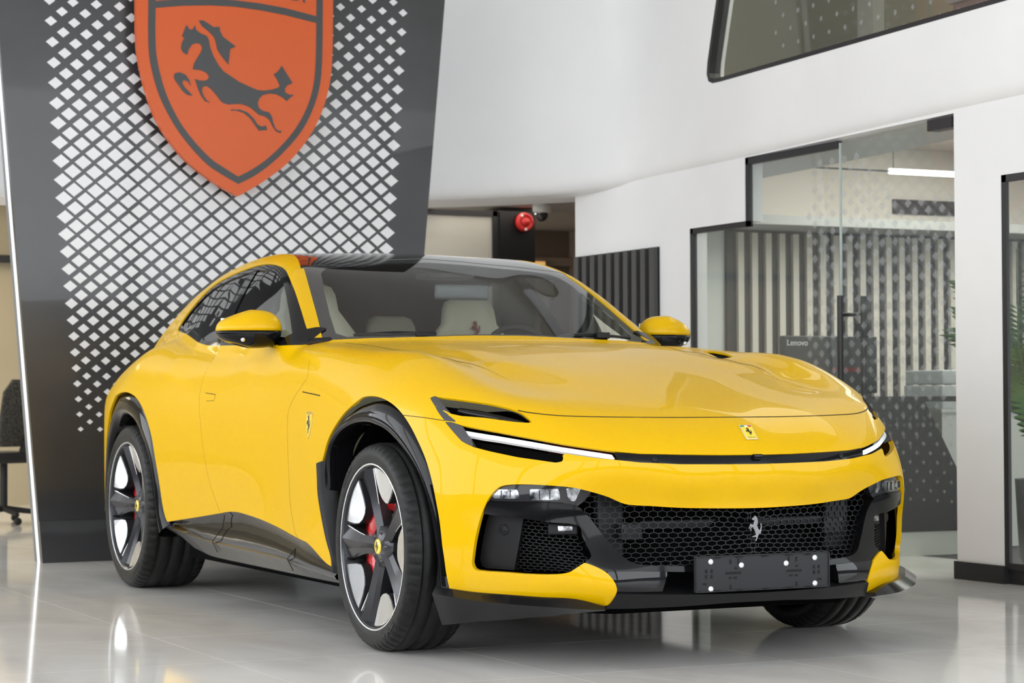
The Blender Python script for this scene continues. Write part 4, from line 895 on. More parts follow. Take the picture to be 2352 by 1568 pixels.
# ---- wipers
for pts in (((.30, 1.045, 1.155), (.45, 1.055, 1.160), (.66, 1.085, 1.150)), ((-.62, 1.09, 1.152), (-.45, 1.06, 1.158), (-.29, 1.05, 1.160))):
    wo = MB().tube(pts, [.006, .011, .007], 8).build('wiper', blk_satin, CAR)
MB().box(.47, .53, 1.02, 1.08, 1.145, 1.172, bev=.006).build('wiper_pivot', blk_satin, CAR)
MB().box(-.37, -.28, 1.02, 1.08, 1.140, 1.166, bev=.006).build('wiper_pivot', blk_satin, CAR)
# ---- cabin
cream = mat('cream_leather', (.62, .57, .42), .5); redl = mat('red_leather', (.22, .012, .012), .5); dash = mat('dash_dark', (.03, .026, .026), .55)
MB().box(-.84, .84, .95, 3.3, .30, .36).build('cabin_floor', void, CAR)
MB().box(-.80, .80, 1.06, 1.52, .95, 1.085, bev=.04).build('dashboard', dash, CAR)
MB().box(-.78, .78, 1.40, 1.56, .93, 1.075, bev=.03).build('dashboard_trim', redl, CAR)
for sd in (-1, 1): MB().box(*sorted((sd*.80, sd*.845)), 1.1, 2.9, .55, 1.08, bev=.01).build('door_lining', redl, CAR)
MB().box(-.70, .70, 3.25, 3.4, .4, 1.1, bev=.02).build('cabin_bulkhead', dash, CAR)
def seat(name, x, y, top, lab):
    s_ = empty(name, (x, y, .45), parent=CAR); s_['label'] = lab
    def cush(prof, wfun, nm, m):
        rings = []
        for (py, pz, th, wd) in prof:
            rings.append([(-wd, py+th*.4, pz), (-wd*.9, py-th*.6, pz), (-wd*.55, py-th*.2, pz), (0, py-th*.05, pz), (wd*.55, py-th*.2, pz), (wd*.9, py-th*.6, pz), (wd, py+th*.4, pz), (wd*.6, py+th, pz), (-wd*.6, py+th, pz)])
        loft(rings, m, nm, s_)
    t = top-.45
    cush([(.0, .10, .10, .24), (.03, .25, .10, .25), (.07, .42, .10, .255), (.10, .55, .09, .25), (.125, t-.24, .08, .235), (.135, t-.17, .07, .18), (.14, t-.12, .075, .135), (.15, t-.05, .07, .125), (.16, t-.015, .06, .11), (.165, t, .03, .08)], None, 'backrest', cream)
    MB().box(-.25, .25, -.48, .02, -.02, .14, bev=.05).build('cushion', cream, s_)
    emblem('headrest_emblem', frame_on((0.02, .115, t-.14), (0, -1, 0.1)), .075, .004, redl, s_)
seat('front_seat', -.40, 2.03, 1.415, 'cream leather passenger seat'); seat('front_seat', .40, 2.03, 1.36, 'cream leather driver seat with horse on the headrest')
seat('rear_seat', -.38, 2.92, 1.31, 'cream leather rear seat'); seat('rear_seat', .38, 2.92, 1.31, 'cream leather rear seat')
a = empty('steering_wheel', (.42, 1.66, 1.06), parent=CAR); a.rotation_euler = (math.radians(68), 0, 0)
MB().tube([(.175*math.cos(t), .165*math.sin(t), 0) for t in np.linspace(0, 2*math.pi, 40, endpoint=False)], .014, 8, closed=True).build('wheel_rim', dash, a)
MB().box(-.07, .07, -.06, .05, -.02, .02, bev=.02).build('wheel_hub', dash, a); MB().box(-.17, .17, -.015, .015, -.008, .008, bev=.006).build('wheel_spoke', dash, a)
MB().box(-.055, .20, 1.53, 1.56, 1.325, 1.39, bev=.012).build('rear_view_mirror', mat('mirror_grey', (.12, .13, .135), .2), CAR)
MB().box(-.06, .16, 1.60, 1.75, 1.42, 1.445, bev=.01).build('mirror_console', dash, CAR)
# ================================================================ the showroom
def struct(o, name=None):
    o['kind'] = 'structure'; return o
# ---- floor with tiles
tile_m = mat('porcelain', (.50, .49, .47), .07, spec=.5)
nt = tile_m.node_tree; bs = nt.nodes['Principled BSDF']
ge = nt.nodes.new('ShaderNodeNewGeometry'); mp = nt.nodes.new('ShaderNodeMapping'); mp.inputs['Scale'].default_value = (1.1, .55, 1); mp.inputs['Rotation'].default_value = (0, 0, .5)
n1 = nt.nodes.new('ShaderNodeTexNoise'); n1.inputs['Scale'].default_value = 2.2; n1.inputs['Detail'].default_value = 7; n1.inputs['Distortion'].default_value = .8
rp = nt.nodes.new('ShaderNodeValToRGB'); rp.color_ramp.elements[0].position = .30; rp.color_ramp.elements[1].position = .72
rp.color_ramp.elements[0].color = (.72, .69, .655, 1); rp.color_ramp.elements[1].color = (.90, .88, .845, 1)
nt.links.new(ge.outputs['Position'], mp.inputs[0]); nt.links.new(mp.outputs[0], n1.inputs[0]); nt.links.new(n1.outputs['Fac'], rp.inputs[0]); nt.links.new(rp.outputs[0], bs.inputs['Base Color'])
floor = struct(MB().box(-7.5, 9, -10, 16, -.25, -.004).build('floor', mat('grout', (.05, .05, .048), .8)))
PT = .846; tb = None
for i in range(-3, 6):
    for j in range(-6, 15):
        x = -1.545+PT*i; y = -.07+PT*j
        if x < -4.2 or (x > 3.2 and (y < .5 or y > 6)): continue
        if tb is None: tb = MB().box(.0009, PT-.0009, .0009, PT-.0009, -.0035, 0).build('tile', tile_m, floor); tb.location = (x, y, 0)
        else: c_ = tb.copy(); COL.objects.link(c_); c_.location = (x, y, 0)
# ---- right-hand wall (plane x = 2.75)
white = noise_mix(mat('wall_white', (.80, .80, .80), .6), (.78, .78, .785), (.82, .82, .82), 1.5)
blackf = mat('frame_black', (.018, .018, .02), .4)
WX, WT = 2.75, .12
def wallpoly(name, pts, m=white, x0=WX, x1=WX+WT, parent=None):
    return MB().prism(pts, lambda p: (x0, p[0], p[1]), lambda p: (x1, p[0], p[1])).build(name, m, parent)
wr_ = struct(wallpoly('wall_right', [(5.58, 0), (5.58, 2.6), (3.487, 2.6), (3.487, 1.90), (4.11, 1.90), (4.11, 0)]))
struct(wallpoly('wall_pillar', [(1.55, 0), (1.55, 2.6), (-4, 2.6), (-4, 1.95), (1.19, 1.95), (1.19, 0)], x1=WX+.035))
struct(wallpoly('wall_header', [(3.487, 2.262), (3.487, 2.6), (1.55, 2.6), (1.55, 2.29)]))
bb = MB().box(WX-.014, WX+.045, 1.18, 1.562, 0, .086).build('baseboard_right', blackf); struct(bb)
bb2 = MB().box(WX+.02, WX+.09, -4, 1.19, 0, .07).build('baseboard_window', blackf); struct(bb2)
# slat panel
sp = MB().box(WX-.010, WX-.001, 4.469, 5.578, 0, 1.815).build('slat_panel', mat('slat_back', (.004, .004, .004), .8)); sp.location.x = 0; tag(sp, 'panel of dark vertical slats on the white wall behind the car', 'wall panel')
slm = mat('slat_dark', (.055, .055, .057), .55); s0 = None
for k in range(10):
    y = 4.475+k*.1103
    if s0 is None: s0 = MB().box(-.030, .0, 0, .058, 0, 1.812).build('slat', slm, sp); s0.location = (WX-.010, y, 0)
    else: c_ = s0.copy(); COL.objects.link(c_); c_.location = (WX-.010, y, 0)
# glazed opening: frame, fixed pane, door leaf
w1 = struct(empty('window_1', (WX+.04, 3.3, 0)))
def wbar(par, name, y0, y1, z0, z1, x0=WX+.004, x1=WX+.034, m=blackf):
    o = MB().box(x0, x1, y0, y1, z0, z1).build(name, m); o.parent = par; o.matrix_parent_inverse = Matrix.Translation(par.location).inverted(); return o
wbar(w1, 'frame', 4.08, 4.11, 0, 1.90); wbar(w1, 'frame', 3.457, 4.11, 1.868, 1.90); wbar(w1, 'frame', 3.457, 3.487, 1.868, 2.262); wbar(w1, 'frame', 2.565, 3.487, 2.222, 2.262)
pane = glass_mat('shop_glass', (.86, .90, .88), 1.42, haze=.06)
def paneo(par, name, pts, x):
    o = MB().add([(x, a, b) for a, b in pts], [tuple(range(len(pts)))]).build(name, pane); o.parent = par; o.matrix_parent_inverse = Matrix.Translation(par.location).inverted(); return o
p1 = paneo(w1, 'pane', [(4.09, 0), (4.09, 1.88), (3.465, 1.88), (3.465, 2.24), (2.572, 2.24), (2.572, 0)], WX+.020)
d1 = struct(empty('door_1', (WX+.04, 2.0, 0)))
p2 = paneo(d1, 'pane', [(2.556, .01), (2.556, 2.245), (1.56, 2.268), (1.56, .01)], WX+.020)
wbar(d1, 'pivot_fitting', 1.58, 1.78, 2.225, 2.28, WX+.01, WX+.08)
wbar(d1, 'glass_edge', 2.556, 2.565, .01, 2.25, WX+.015, WX+.027, mat('glass_edge', (.45, .50, .48), .2))
for xx in (WX-.03, WX+.12):
    o = MB().tube([(xx, 2.50, .62), (xx, 2.50, 1.43)], .016, 12).build('door_handle', blackf); o.parent = d1; o.matrix_parent_inverse = Matrix.Translation(d1.location).inverted()
for z in (.75, 1.33):
    o = MB().tube([(WX-.03, 2.50, z), (WX+.12, 2.50, z)], .011, 10).build('handle_stem', blackf); o.parent = d1; o.matrix_parent_inverse = Matrix.Translation(d1.location).inverted()
o = MB().box(WX+.03, WX+.06, 2.37, 2.45, 1.20, 1.28).build('lock', blackf); o.parent = d1; o.matrix_parent_inverse = Matrix.Translation(d1.location).inverted()
# frosted diamonds on the glass
fm = glass_mat('frost', (.86, .87, .87), 1.1, haze=.26, hazecol=(.62, .64, .66)); dia = None
for r in range(27):
    z = 2.16-r*.094
    for c in range(12):
        for h_ in (0, 1):
            y = 2.86-c*.113-h_*.0565; zz = z-h_*.047
            if y < 1.60 or zz < .35: continue
            if zz > 1.90 and y < 2.05+(zz-1.9)*1.2: continue
            if zz > 1.95 and y > 2.84: continue
            if abs(y-2.56) < .03: continue
            s_ = .027 if zz > 1.2 else .027*max(.45, 1-(1.2-zz)*.8)
            par = w1 if y > 2.56 else d1
            if dia is None:
                dia = MB().add([(0, -1, 0), (0, 0, 1.05), (0, 1, 0), (0, 0, -1.05)], [(0, 1, 2, 3)]).build('frosted_diamond', fm); oo = dia
            else: oo = dia.copy(); COL.objects.link(oo)
            oo.parent = par; oo.location = (WX+.018-par.location.x, y-par.location.y, zz); oo.scale = (1, s_*1.12, s_*.86)
# right window beyond the pillar
w2 = struct(empty('window_2', (WX+.04, 0, 0)))
wbar(w2, 'frame', 1.155, 1.19, .07, 1.95, WX+.002, WX+.02); wbar(w2, 'frame', -4, 1.19, 1.915, 1.95, WX+.002, WX+.02); wbar(w2, 'frame', -4, 1.19, .07, .10)
paneo(w2, 'pane', [(1.15, .1), (1.15, 1.91), (-4, 1.91), (-4, .1)], WX+.012)
# ---- the hall's own outer walls, out of view
hallw = mat('hall_grey', (.22, .22, .225), .6)
struct(MB().box(-7.5, -7.4, -10, 16, 0, .9).build('wall_left', hallw)); struct(MB().box(-7.5, 9, -10, -9.9, 0, .7).build('wall_front', hallw))
for k in range(6): struct(MB().box(-7.5, -7.38, -9.0+k*4.2, -8.8+k*4.2, 0, 4.7).build('trim_%d' % (10+k), hallw))
for k in range(5): struct(MB().box(-6.5+k*3.4, -6.3+k*3.4, -10, -9.88, 0, 4.7).build('trim_%d' % (20+k), hallw))
struct(MB().box(-7.5, 9, -10, 16, 4.7, 4.8).build('ceiling', mat('ceiling_white', (.80, .80, .79), .8)))
# ---- upper fascia with rounded lip
path = [(2.72, -4), (2.72, -1), (2.72, 1.0), (2.72, 1.6), (2.72, 2.6), (2.72, 3.5), (2.72, 4.2), (2.72, 4.6), (2.70, 4.95), (2.60, 5.31), (2.40, 5.60), (2.17, 5.84), (1.91, 6.06), (1.5, 6.33), (.9, 6.6), (-.5, 6.95), (-3.5, 7.2)]
P_ = spline(path, 8); zb = np.interp(P_[:, 1], [-4, 1.0, 1.59, 3.49, 4.8, 6.0, 8], [2.35, 2.292, 2.284, 2.243, 2.225, 2.205, 2.20])
rings = []; upper = []
for i in range(len(P_)):
    t = P_[min(i+1, len(P_)-1)]-P_[max(i-1, 0)]; t /= np.linalg.norm(t); n = np.array([t[1], -t[0]])      # pointing away from the hall
    pr = [(0, 2.46), (0, zb[i]+.10), (.006, zb[i]+.062), (.022, zb[i]+.03), (.05, zb[i]+.008), (.09, zb[i]), (.60, zb[i])]
    rings.append([(P_[i][0]+n[0]*d, P_[i][1]+n[1]*d, z) for d, z in pr])
    upper.append([(P_[i][0], P_[i][1], 2.46), (P_[i][0], P_[i][1], 4.6)])
fas = loft(rings, white, 'wall_fascia', None, closed_ring=False); struct(fas)
k0 = int(np.argmax(P_[:, 1] > 4.19))
struct(loft(upper[k0:], white, 'wall_fascia_curve', None, closed_ring=False))
wl = lambda y: 2.723-.0178*(y-3.82)
YK = float(P_[k0][1])
hole_e = [(-4, wl(-4)), (3.70, wl(3.70)), (3.79, wl(3.79)+.004), (3.835, 2.745), (3.855, 2.79), (3.845, 2.86), (3.79, 3.05), (3.70, 3.35), (3.50, 4.0), (3.32, 4.6)]
struct(wallpoly('wall_fascia_flat', [(YK, 2.46), (-4, 2.46)]+hole_e+[(YK, 4.6)], x0=2.72, x1=2.84))
w3 = struct(empty('window_3', (2.75, 2, 2.8)))
fr = [(2.735, y, z) for y, z in hole_e]
o = MB(); V = []; F = []
for k, (y, z) in enumerate(hole_e):
    a = hole_e[max(k-1, 0)]; b = hole_e[min(k+1, len(hole_e)-1)]; t = np.array([b[0]-a[0], b[1]-a[1]]); t /= np.linalg.norm(t); n = np.array([-t[1], t[0]])
    for d, x in ((.0, 2.722), (.026, 2.722), (.026, 2.80), (.0, 2.80)): V.append((x, y+n[0]*d, z+n[1]*d))
for k in range(len(hole_e)-1):
    for q in range(4): F.append((k*4+q, k*4+(q+1) % 4, k*4+4+(q+1) % 4, k*4+4+q))
o.add(V, F); fo = o.build('frame', blackf); fo.parent = w3; fo.matrix_parent_inverse = Matrix.Translation(w3.location).inverted()
paneo(w3, 'pane', [(-4, wl(-4))]+[(p[0]-.0, p[1]) for p in hole_e[1:]]+[(-4, 4.6)], 2.765)
d3 = None
for r in range(9):
    for c in range(16):
        y = 3.17-c*.15-(r % 2)*.075; z = wl(y)+.03+r*.085
        if z > 3.4 or r*.12 > c*.9+2.4: continue
        oo = dia.copy(); COL.objects.link(oo); oo.parent = w3; oo.location = (2.762-2.75, y-2, z-2.8); oo.scale = (1, .016, .016)
olive = noise_mix(mat('upper_room_wall', (.33, .29, .19), .8), (.30, .265, .17), (.36, .32, .21), .8)
struct(MB().box(5.6, 5.7, -4, 8, 2.5, 4.6).build('wall_upper_room', olive)); struct(MB().box(2.84, 5.7, 7.2, 7.3, 2.68, 4.6).build('wall_upper_end', olive))
struct(MB().box(2.86, 5.6, -4, 7.2, 2.66, 2.68).build('floor_upper', mat('upper_floor', (.3, .27, .2), .6)))
st = MB().box(5.5, 5.6, 6.1, 6.3, 2.62, 4.6).build('trim_1', mat('pale_strip', (.5, .47, .40), .7)); struct(st)
ck = empty('upper_cabinet', (4.2, 2.2, 2.685), 'dark cabinet seen through the upper window', 'cabinet')
MB().box(-.5, .5, -.6, .6, 0, .42, bev=.01).build('body', mat('cab_brown', (.13, .09, .075), .5), ck); MB().box(-.52, .52, -.62, .62, .42, .45).build('top', mat('cab_grey', (.16, .16, .15), .4), ck)
# ---- office behind the glass
pale = mat('office_pale', (.60, .63, .60), .7); creamw = mat('office_cream', (.74, .69, .61), .7)
ob = struct(MB().box(2.87, 7.6, 5.2, 5.3, 0, 2.06).build('wall_office', pale)); struct(MB().box(2.87, 7.6, 5.22, 5.32, 2.06, 3.0).build('wall_office_upper', creamw))
struct(MB().box(7.5, 7.6, -4, 5.2, 0, 3.0).build('wall_office_side', creamw))
struct(MB().box(2.88, 7.5, 1.0, 5.2, 2.60, 2.66).build('ceiling_office', mat('office_ceiling', (.66, .60, .54), .8)))
struct(MB().box(2.88, 7.5, 4.7, 5.2, 2.0, 2.06).build('ceiling_bulkhead', mat('bulk', (.42, .43, .41), .7)))
bk = MB().box(3.66, 7.3, 5.17, 5.2, 0, 2.0).build('striped_wall_panel', mat('stripe_black', (.028, .028, .032), .5)); tag(bk, 'black wall panel with pale upright slats inside the glazed office', 'wall panel')
s0 = None; palest = mat('stripe_pale', (.60, .57, .50), .6)
for k in range(26):
    x = 3.73+k*.1075
    if s0 is None: s0 = MB().box(0, .045, -.03, 0, 0, 1.98).build('slat', palest, bk); s0.location = (x, 5.17, 0)
    else: c_ = s0.copy(); COL.objects.link(c_); c_.location = (x, 5.17, 0)
lt = empty('linear_lamp', (4.85, 4.55, 2.36), 'slim white linear lamp hanging in the glazed office', 'lamp')
MB().tube([(-.33, 0, 0), (.33, 0, 0)], .018, 10).build('tube', mat('lamp_on', (1, 1, 1), .5, emit=(1, .98, .95), es=6.), lt)
MB().tube([(-.9, 0, 0), (-.33, 0, 0)], .006, 6).build('rail', blackf, lt); MB().tube([(.33, 0, 0), (.9, 0, 0)], .006, 6).build('rail', blackf, lt)
for x in (-.3, .3): MB().tube([(x, 0, 0), (x, 0, .24)], .003, 6).build('wire', blackf, lt)
ac = empty('air_vent', (5.4, 5.22, 2.2), 'dark slot air vent high on the office wall', 'vent'); MB().box(-.38, .38, -.02, 0, -.05, .05).build('grille', mat('vent_brown', (.055, .04, .04), .5), ac)
for k in range(4): MB().box(-.37, .37, -.026, -.016, -.04+k*.024, -.034+k*.024).build('vane', blackf, ac)
# desk
dk = empty('reception_desk', (3.4, 2.95, 0), 'black slanted reception desk on a pale plinth behind the glass door', 'desk')
dm = mat('desk_black', (.022, .022, .024), .25, coat=.3)
MB().prism([(-.50, .135), (-.50, .89), (.15, .89), (.42, .42), (.50, .135)], lambda p: (p[0], -.05, p[1]), lambda p: (p[0], .02, p[1])).build('front_panel', dm, dk)
MB().box(-.50, .40, -.03, 1.25, .865, .895).build('top', dm, dk); MB().box(-.50, .52, -.04, .9, 0, .135).build('plinth', mat('plinth_pale', (.50, .50, .44), .5), dk)
MB().box(-.5, -.44, .02, 1.2, .135, .865).build('side_panel', dm, dk)
for r in range(5):
    for c in range(5):
        MB().prism([(-.012, 0), (0, .014), (.012, 0), (0, -.014)], lambda p, r=r, c=c: (-.30+c*.09+(r % 2)*.045+p[0], -.052, .83-r*.055+p[1]), lambda p, r=r, c=c: (-.30+c*.09+(r % 2)*.045+p[0], -.05, .83-r*.055+p[1])).build('diamond', mat('desk_dot', (.10, .10, .105), .4), dk)
mo = empty('desktop_computer', (3.595, 3.9, .895), 'black computer with pale maker lettering on the office desk', 'computer')
MB().box(-.335, .335, -.03, .03, .02, .365, bev=.008).build('housing', mat('pc_black', (.03, .033, .036), .4), mo); MB().box(-.12, .12, -.1, .12, 0, .02, bev=.004).build('stand', blackf, mo)
MB().box(.0, .22, -.034, -.03, .15, .175).build('slot', mat('pc_slot', (.12, .01, .01), .4), mo)
tv, tf = text_mesh('Lenovo', .05, .001); MB().add([(v.x-.245, -.032-v.z, v.y+.322) for v in tv], tf).build('lettering', mat('pc_letter', (.75, .76, .76), .5), mo)
cb = empty('side_cabinet', (4.18, 3.5, 0), 'pale low cabinet behind the slanted desk', 'cabinet')
MB().box(-.20, .5, -.2, .3, 0, .80).build('body', mat('cab_pale', (.55, .56, .52), .6), cb); MB().box(-.21, .51, -.21, .31, .80, .82).build('top', mat('cab_pale'), cb)
prn = empty('printer', (4.2, 3.5, .82), 'light grey office printer on the side cabinet', 'printer'); pg = mat('printer_grey', (.42, .44, .43), .5)
MB().box(-.20, .22, -.18, .2, 0, .14, bev=.008).build('body', pg, prn); MB().box(-.19, .22, -.17, .2, .145, .23, bev=.01).build('scanner', pg, prn); MB().box(.0, .16, -.19, -.17, .02, .10).build('paper_tray', blackf, prn); MB().box(.01, .15, -.26, -.17, .02, .03).build('paper', mat('paper', (.8, .8, .8), .7), prn)
# palm
pm_ = empty('potted_palm', (3.50, 1.74, 0), 'green potted palm behind the right-hand window', 'plant')
MB().lathe([(.0, 0), (.14, 0), (.17, .05), (.19, .36), (.175, .36), (.165, .32), (0, .32)], 32).build('pot', mat('pot_black', (.03, .03, .03), .4), pm_)
pm_.scale = (1, 1, 1.3)
leaf = noise_mix(mat('palm_leaf', (.06, .16, .03), .45), (.035, .10, .02), (.10, .22, .05), 6)
random.seed(4)
for k in range(17):
    an = k*2.4; tilt = .35+.5*((k*7) % 17)/17; L_ = 1.15+.3*random.random(); pts = []
    for i in range(14):
        t = i/13; r = min(.46, L_*t*math.sin(tilt)*(.55+.6*t)); z = .35+L_*1.15*t*math.cos(tilt*.8)-.5*t*t*tilt
        pts.append(Vector((r*math.cos(an), r*math.sin(an), z)))
    b = MB(); b.tube(pts, [.010*(1-.7*i/13) for i in range(14)], 6)
    for i in range(3, 14):
        d = (pts[i]-pts[i-1]).normalized(); sd_ = d.cross(Vector((0, 0, 1))).normalized()
        for s_ in (-1, 1):
            for hh in (0, .33, .66):
                base = pts[i-1].lerp(pts[i], hh); ln = .23*(1-abs(i/13-.55)); tip = base+(sd_*s_*.8+d*.7).normalized()*ln+Vector((0, 0, -.06)); mid = base.lerp(tip, .5)+Vector((0, 0, .015)); wv = d.cross(sd_).normalized().cross((tip-base).normalized())*.014
                b.add([base, mid+wv, tip, mid-wv], [(0, 1, 2), (0, 2, 3)])
    b.build('frond', leaf, pm_)
# ---- corridor at the back
grey_c = mat('corridor_ceiling', (.40, .375, .34), .8)
struct(MB().box(1.0, 6.2, 6.2, 16, 2.36, 2.46).build('ceiling_corridor', grey_c))
w4 = struct(empty('window_4', (2.8, 8, 0)))
def kid(o, par): o.parent = par; o.matrix_parent_inverse = Matrix.Translation(par.location).inverted(); return o
kid(MB().box(1.4, 3.335, 7.98, 8.04, 2.285, 2.325).build('frame', blackf), w4); kid(MB().box(3.295, 3.345, 7.98, 8.04, 0, 2.325).build('frame', blackf), w4); kid(MB().box(1.4, 1.44, 7.98, 8.04, 0, 2.3).build('frame', blackf), w4)
kid(MB().box(1.44, 3.30, 8.0, 8.02, 0, 2.29).build('frosted_pane', noise_mix(mat('frosted_pane', (.44, .43, .38), .35), (.40, .385, .34), (.48, .47, .42), 1.2, w=(.4, 1, 3))), w4)
struct(MB().box(3.345, 3.645, 7.96, 8.3, 0, 2.335).build('wall_column', mat('column_black', (.008, .008, .009), .4)))
br1 = mat('corridor_brown', (.20, .155, .12), .8); br2 = mat('corridor_brown_light', (.27, .20, .155), .8)
struct(MB().box(3.645, 7, 10.0, 10.1, 0, 2.36).build('wall_back', br1)); struct(MB().box(5.0, 5.1, 5.3, 10, 0, 2.36).build('wall_corridor', br2))
struct(MB().box(4.15, 4.50, 9.94, 10.0, 0, 2.05).build('door_2', br2)); struct(MB().box(4.08, 4.15, 9.92, 10.0, 0, 2.12).build('trim_2', mat('trim_brown', (.30, .23, .18), .7))); struct(MB().box(4.08, 5.0, 9.92, 10.0, 2.05, 2.12).build('trim_3', mat('trim_brown')))
dl_ = empty('niche_lamp', (4.50, 9.90, 2.03), 'warm glowing niche light at the end of the corridor', 'lamp'); MB().box(-.2, .2, -.03, -.0, -.05, .05).build('diffuser', mat('warm_glow', (1, .6, .2), .5, emit=(1., .55, .2), es=.5), dl_)
MB().box(-.22, .22, -.02, .03, -.07, .07).build('housing', br2, dl_)
al = empty('fire_alarm', (3.54, 7.955, 2.245), 'round red fire alarm sounder on the black column', 'alarm'); rm_ = mat('alarm_red', (.52, .02, .018), .35)
MB().lathe([(0, 0), (.068, 0), (.075, -.015), (.068, -.05), (.05, -.055), (.045, -.045), (.030, -.045), (.028, -.065), (0, -.07)], 24, axis='y').build('body', rm_, al)
for a in (2.2, 4.7): MB().lathe([(0, -.055), (.010, -.055), (.010, -.03)], 12, axis='y', c=(.058*math.cos(a), 0, .058*math.sin(a))).build('screw_cap', mat('cap_white', (.8, .8, .8), .4), al)
sc_ = empty('dome_camera', (3.50, 7.55, 2.36), 'white dome security camera on the corridor ceiling', 'camera')
MB().lathe([(0, 0), (.068, 0), (.072, -.02), (.070, -.065), (.055, -.075), (0, -.075)], 28).build('housing', mat('cam_white', (.75, .75, .74), .4), sc_)
MB().lathe([(.048, -.075), (.046, -.10), (.034, -.125), (.015, -.138), (0, -.14)], 28).build('dome', mat('dome_black', (.01, .01, .012), .05, coat=1.), sc_)
dn = empty('downlight', (3.60, 8.05, 2.355), 'small round downlight beside the dome camera', 'lamp'); MB().lathe([(0, 0), (.055, 0), (.06, .004)], 24).build('lens', mat('lamp_on'), dn); dn.location = (3.83, 8.4, 2.355); MB().lathe([(.055, 0), (.07, -.004), (.07, .004)], 24).build('bezel', white, dn)
# ---- office area at the far left
beige = noise_mix(mat('beige_wall', (.42, .36, .25), .8), (.40, .345, .24), (.45, .39, .27), .7)
struct(MB().box(-6, 3.2, 11.5, 11.6, 0, 2.9).build('wall_far', beige)); struct(MB().box(-6, 1.0, 7.3, 11.6, 2.62, 2.7).build('ceiling_far', mat('ceiling_beige', (.55, .48, .34), .8)))
struct(MB().box(-6, 1.0, 11.38, 11.5, 2.06, 2.12).build('trim_4', blackf))
for z, y in ((2.58, 9.3), (2.58, 8.2)):
    q = empty('strip_lamp', (-.4, y, z), 'warm strip lamp under the far ceiling, %s' % ('further back' if y > 9 else 'nearer the black panel'), 'lamp'); MB().box(-.9, .55, -.02, .02, 0, .03).build('diffuser', mat('warm_strip', (1, .9, .7), .5, emit=(1, .85, .55), es=3.), q); MB().box(-.92, .57, -.03, .03, .03, .045).build('housing', blackf, q)
ch = empty('office_chair', (-.27, 8.75, 0), 'black mesh-backed office chair behind the lattice panel', 'chair'); ch.rotation_euler = (0, 0, math.radians(205))
cm = mat('chair_black', (.012, .012, .012), .6)
loft([[(-.20, .20, .56), (.20, .20, .56), (.20, .24, .56), (-.20, .24, .56)], [(-.23, .24, .75), (.23, .24, .75), (.23, .28, .75), (-.23, .28, .75)], [(-.22, .27, .95), (.22, .27, .95), (.22, .30, .95), (-.22, .30, .95)], [(-.15, .28, 1.04), (.15, .28, 1.04), (.15, .31, 1.04), (-.15, .31, 1.04)]], noise_mix(mat('chair_mesh', (.03, .03, .025), .8), (.012, .012, .012), (.06, .055, .04), 60), 'backrest', ch)
MB().box(-.24, .24, -.24, .24, .44, .52, bev=.03).build('seat', cm, ch); MB().tube([(0, 0, .44), (0, 0, .10)], .028, 10).build('column', cm, ch)
for s_ in (-1, 1): MB().tube([(s_*.26, .05, .46), (s_*.28, .05, .68), (s_*.28, -.18, .69)], .018, 8).build('armrest', cm, ch)
MB().tube([(0, .2, .5), (0, .26, .62)], .025, 8).build('back_bracket', cm, ch)
for k in range(5):
    a = k*2*math.pi/5; MB().tube([(0, 0, .11), (.28*math.cos(a), .28*math.sin(a), .075)], [.024, .016], 8).build('leg', cm, ch)
    MB().lathe([(0, -.012), (.026, -.012), (.028, 0), (.026, .012), (0, .012)], 16, axis='y', c=(.29*math.cos(a), .29*math.sin(a), .028)).build('caster', cm, ch)
# ---- black lattice feature panel with crest
fp = empty('lattice_panel', (0, 4.77, 0), 'tall flared black display panel with white diamond lattice', 'display panel')
pb = noise_mix(mat('panel_black', (.035, .036, .039), .28, coat=.3), (.030, .031, .034), (.045, .046, .05), 1.2)
le = lambda z: -.979-.0838*(z-0) if z < .23 else -.998-.0838*(z-.23); re = lambda z: 1.151+.0914*z
MB().prism([(le(0)-.0, 0), (re(0), 0), (re(.23), .23), (le(.23), .23)], lambda p: (p[0], -.012, p[1]), lambda p: (p[0], .10, p[1])).build('plinth', pb, fp)
MB().prism([(le(.23), .23), (re(.23), .23), (re(4.2), 4.2), (le(4.2), 4.2)], lambda p: (p[0], 0, p[1]), lambda p: (p[0], .04, p[1])).build('front_board', pb, fp)
MB().prism([(le(.0)+.03, 0.02), (re(0)-.03, .02), (re(4.2)-.03, 4.2), (le(4.2)+.03, 4.2)], lambda p: (p[0], .041, p[1]), lambda p: (p[0], .16, p[1])).build('core', mat('panel_edge', (.16, .165, .17), .4), fp)
for f_, s_ in ((le, -1), (re, 1)):
    MB().prism([(f_(0), 0), (f_(4.2), 4.2), (f_(4.2)-s_*.035, 4.2), (f_(0)-s_*.035, 0)], lambda p: (p[0], .045, p[1]), lambda p: (p[0], .105, p[1])).build('light_strip', mat('light_strip', (.85, .87, .9), .4, emit=(.95, .97, 1.), es=.35), fp)
    MB().prism([(f_(0)-.004*0, 0), (f_(4.2), 4.2), (f_(4.2)-s_*.03, 4.2), (f_(0)-s_*.03, 0)], lambda p: (p[0], .106, p[1]), lambda p: (p[0], .165, p[1])).build('edge_frame', mat('panel_edge'), fp)
dw = mat('diamond_white', (.74, .745, .77), .35, coat=.2)
ZL = [2.984, 2.868, 2.754, 2.642, 2.53, 2.421, 2.314, 2.211, 2.106, 2.007, 1.903, 1.807, 1.711, 1.615, 1.521, 1.425, 1.333, 1.244, 1.155, 1.068, .982, .897, .813, .731]
ZL = [3.815, 3.69, 3.567, 3.447, 3.329, 3.213, 3.098]+ZL; XL = lambda z: -.766-.0755*(z-.731); XR = lambda z: 1.158-.0792*(2.945-z)
cells = []
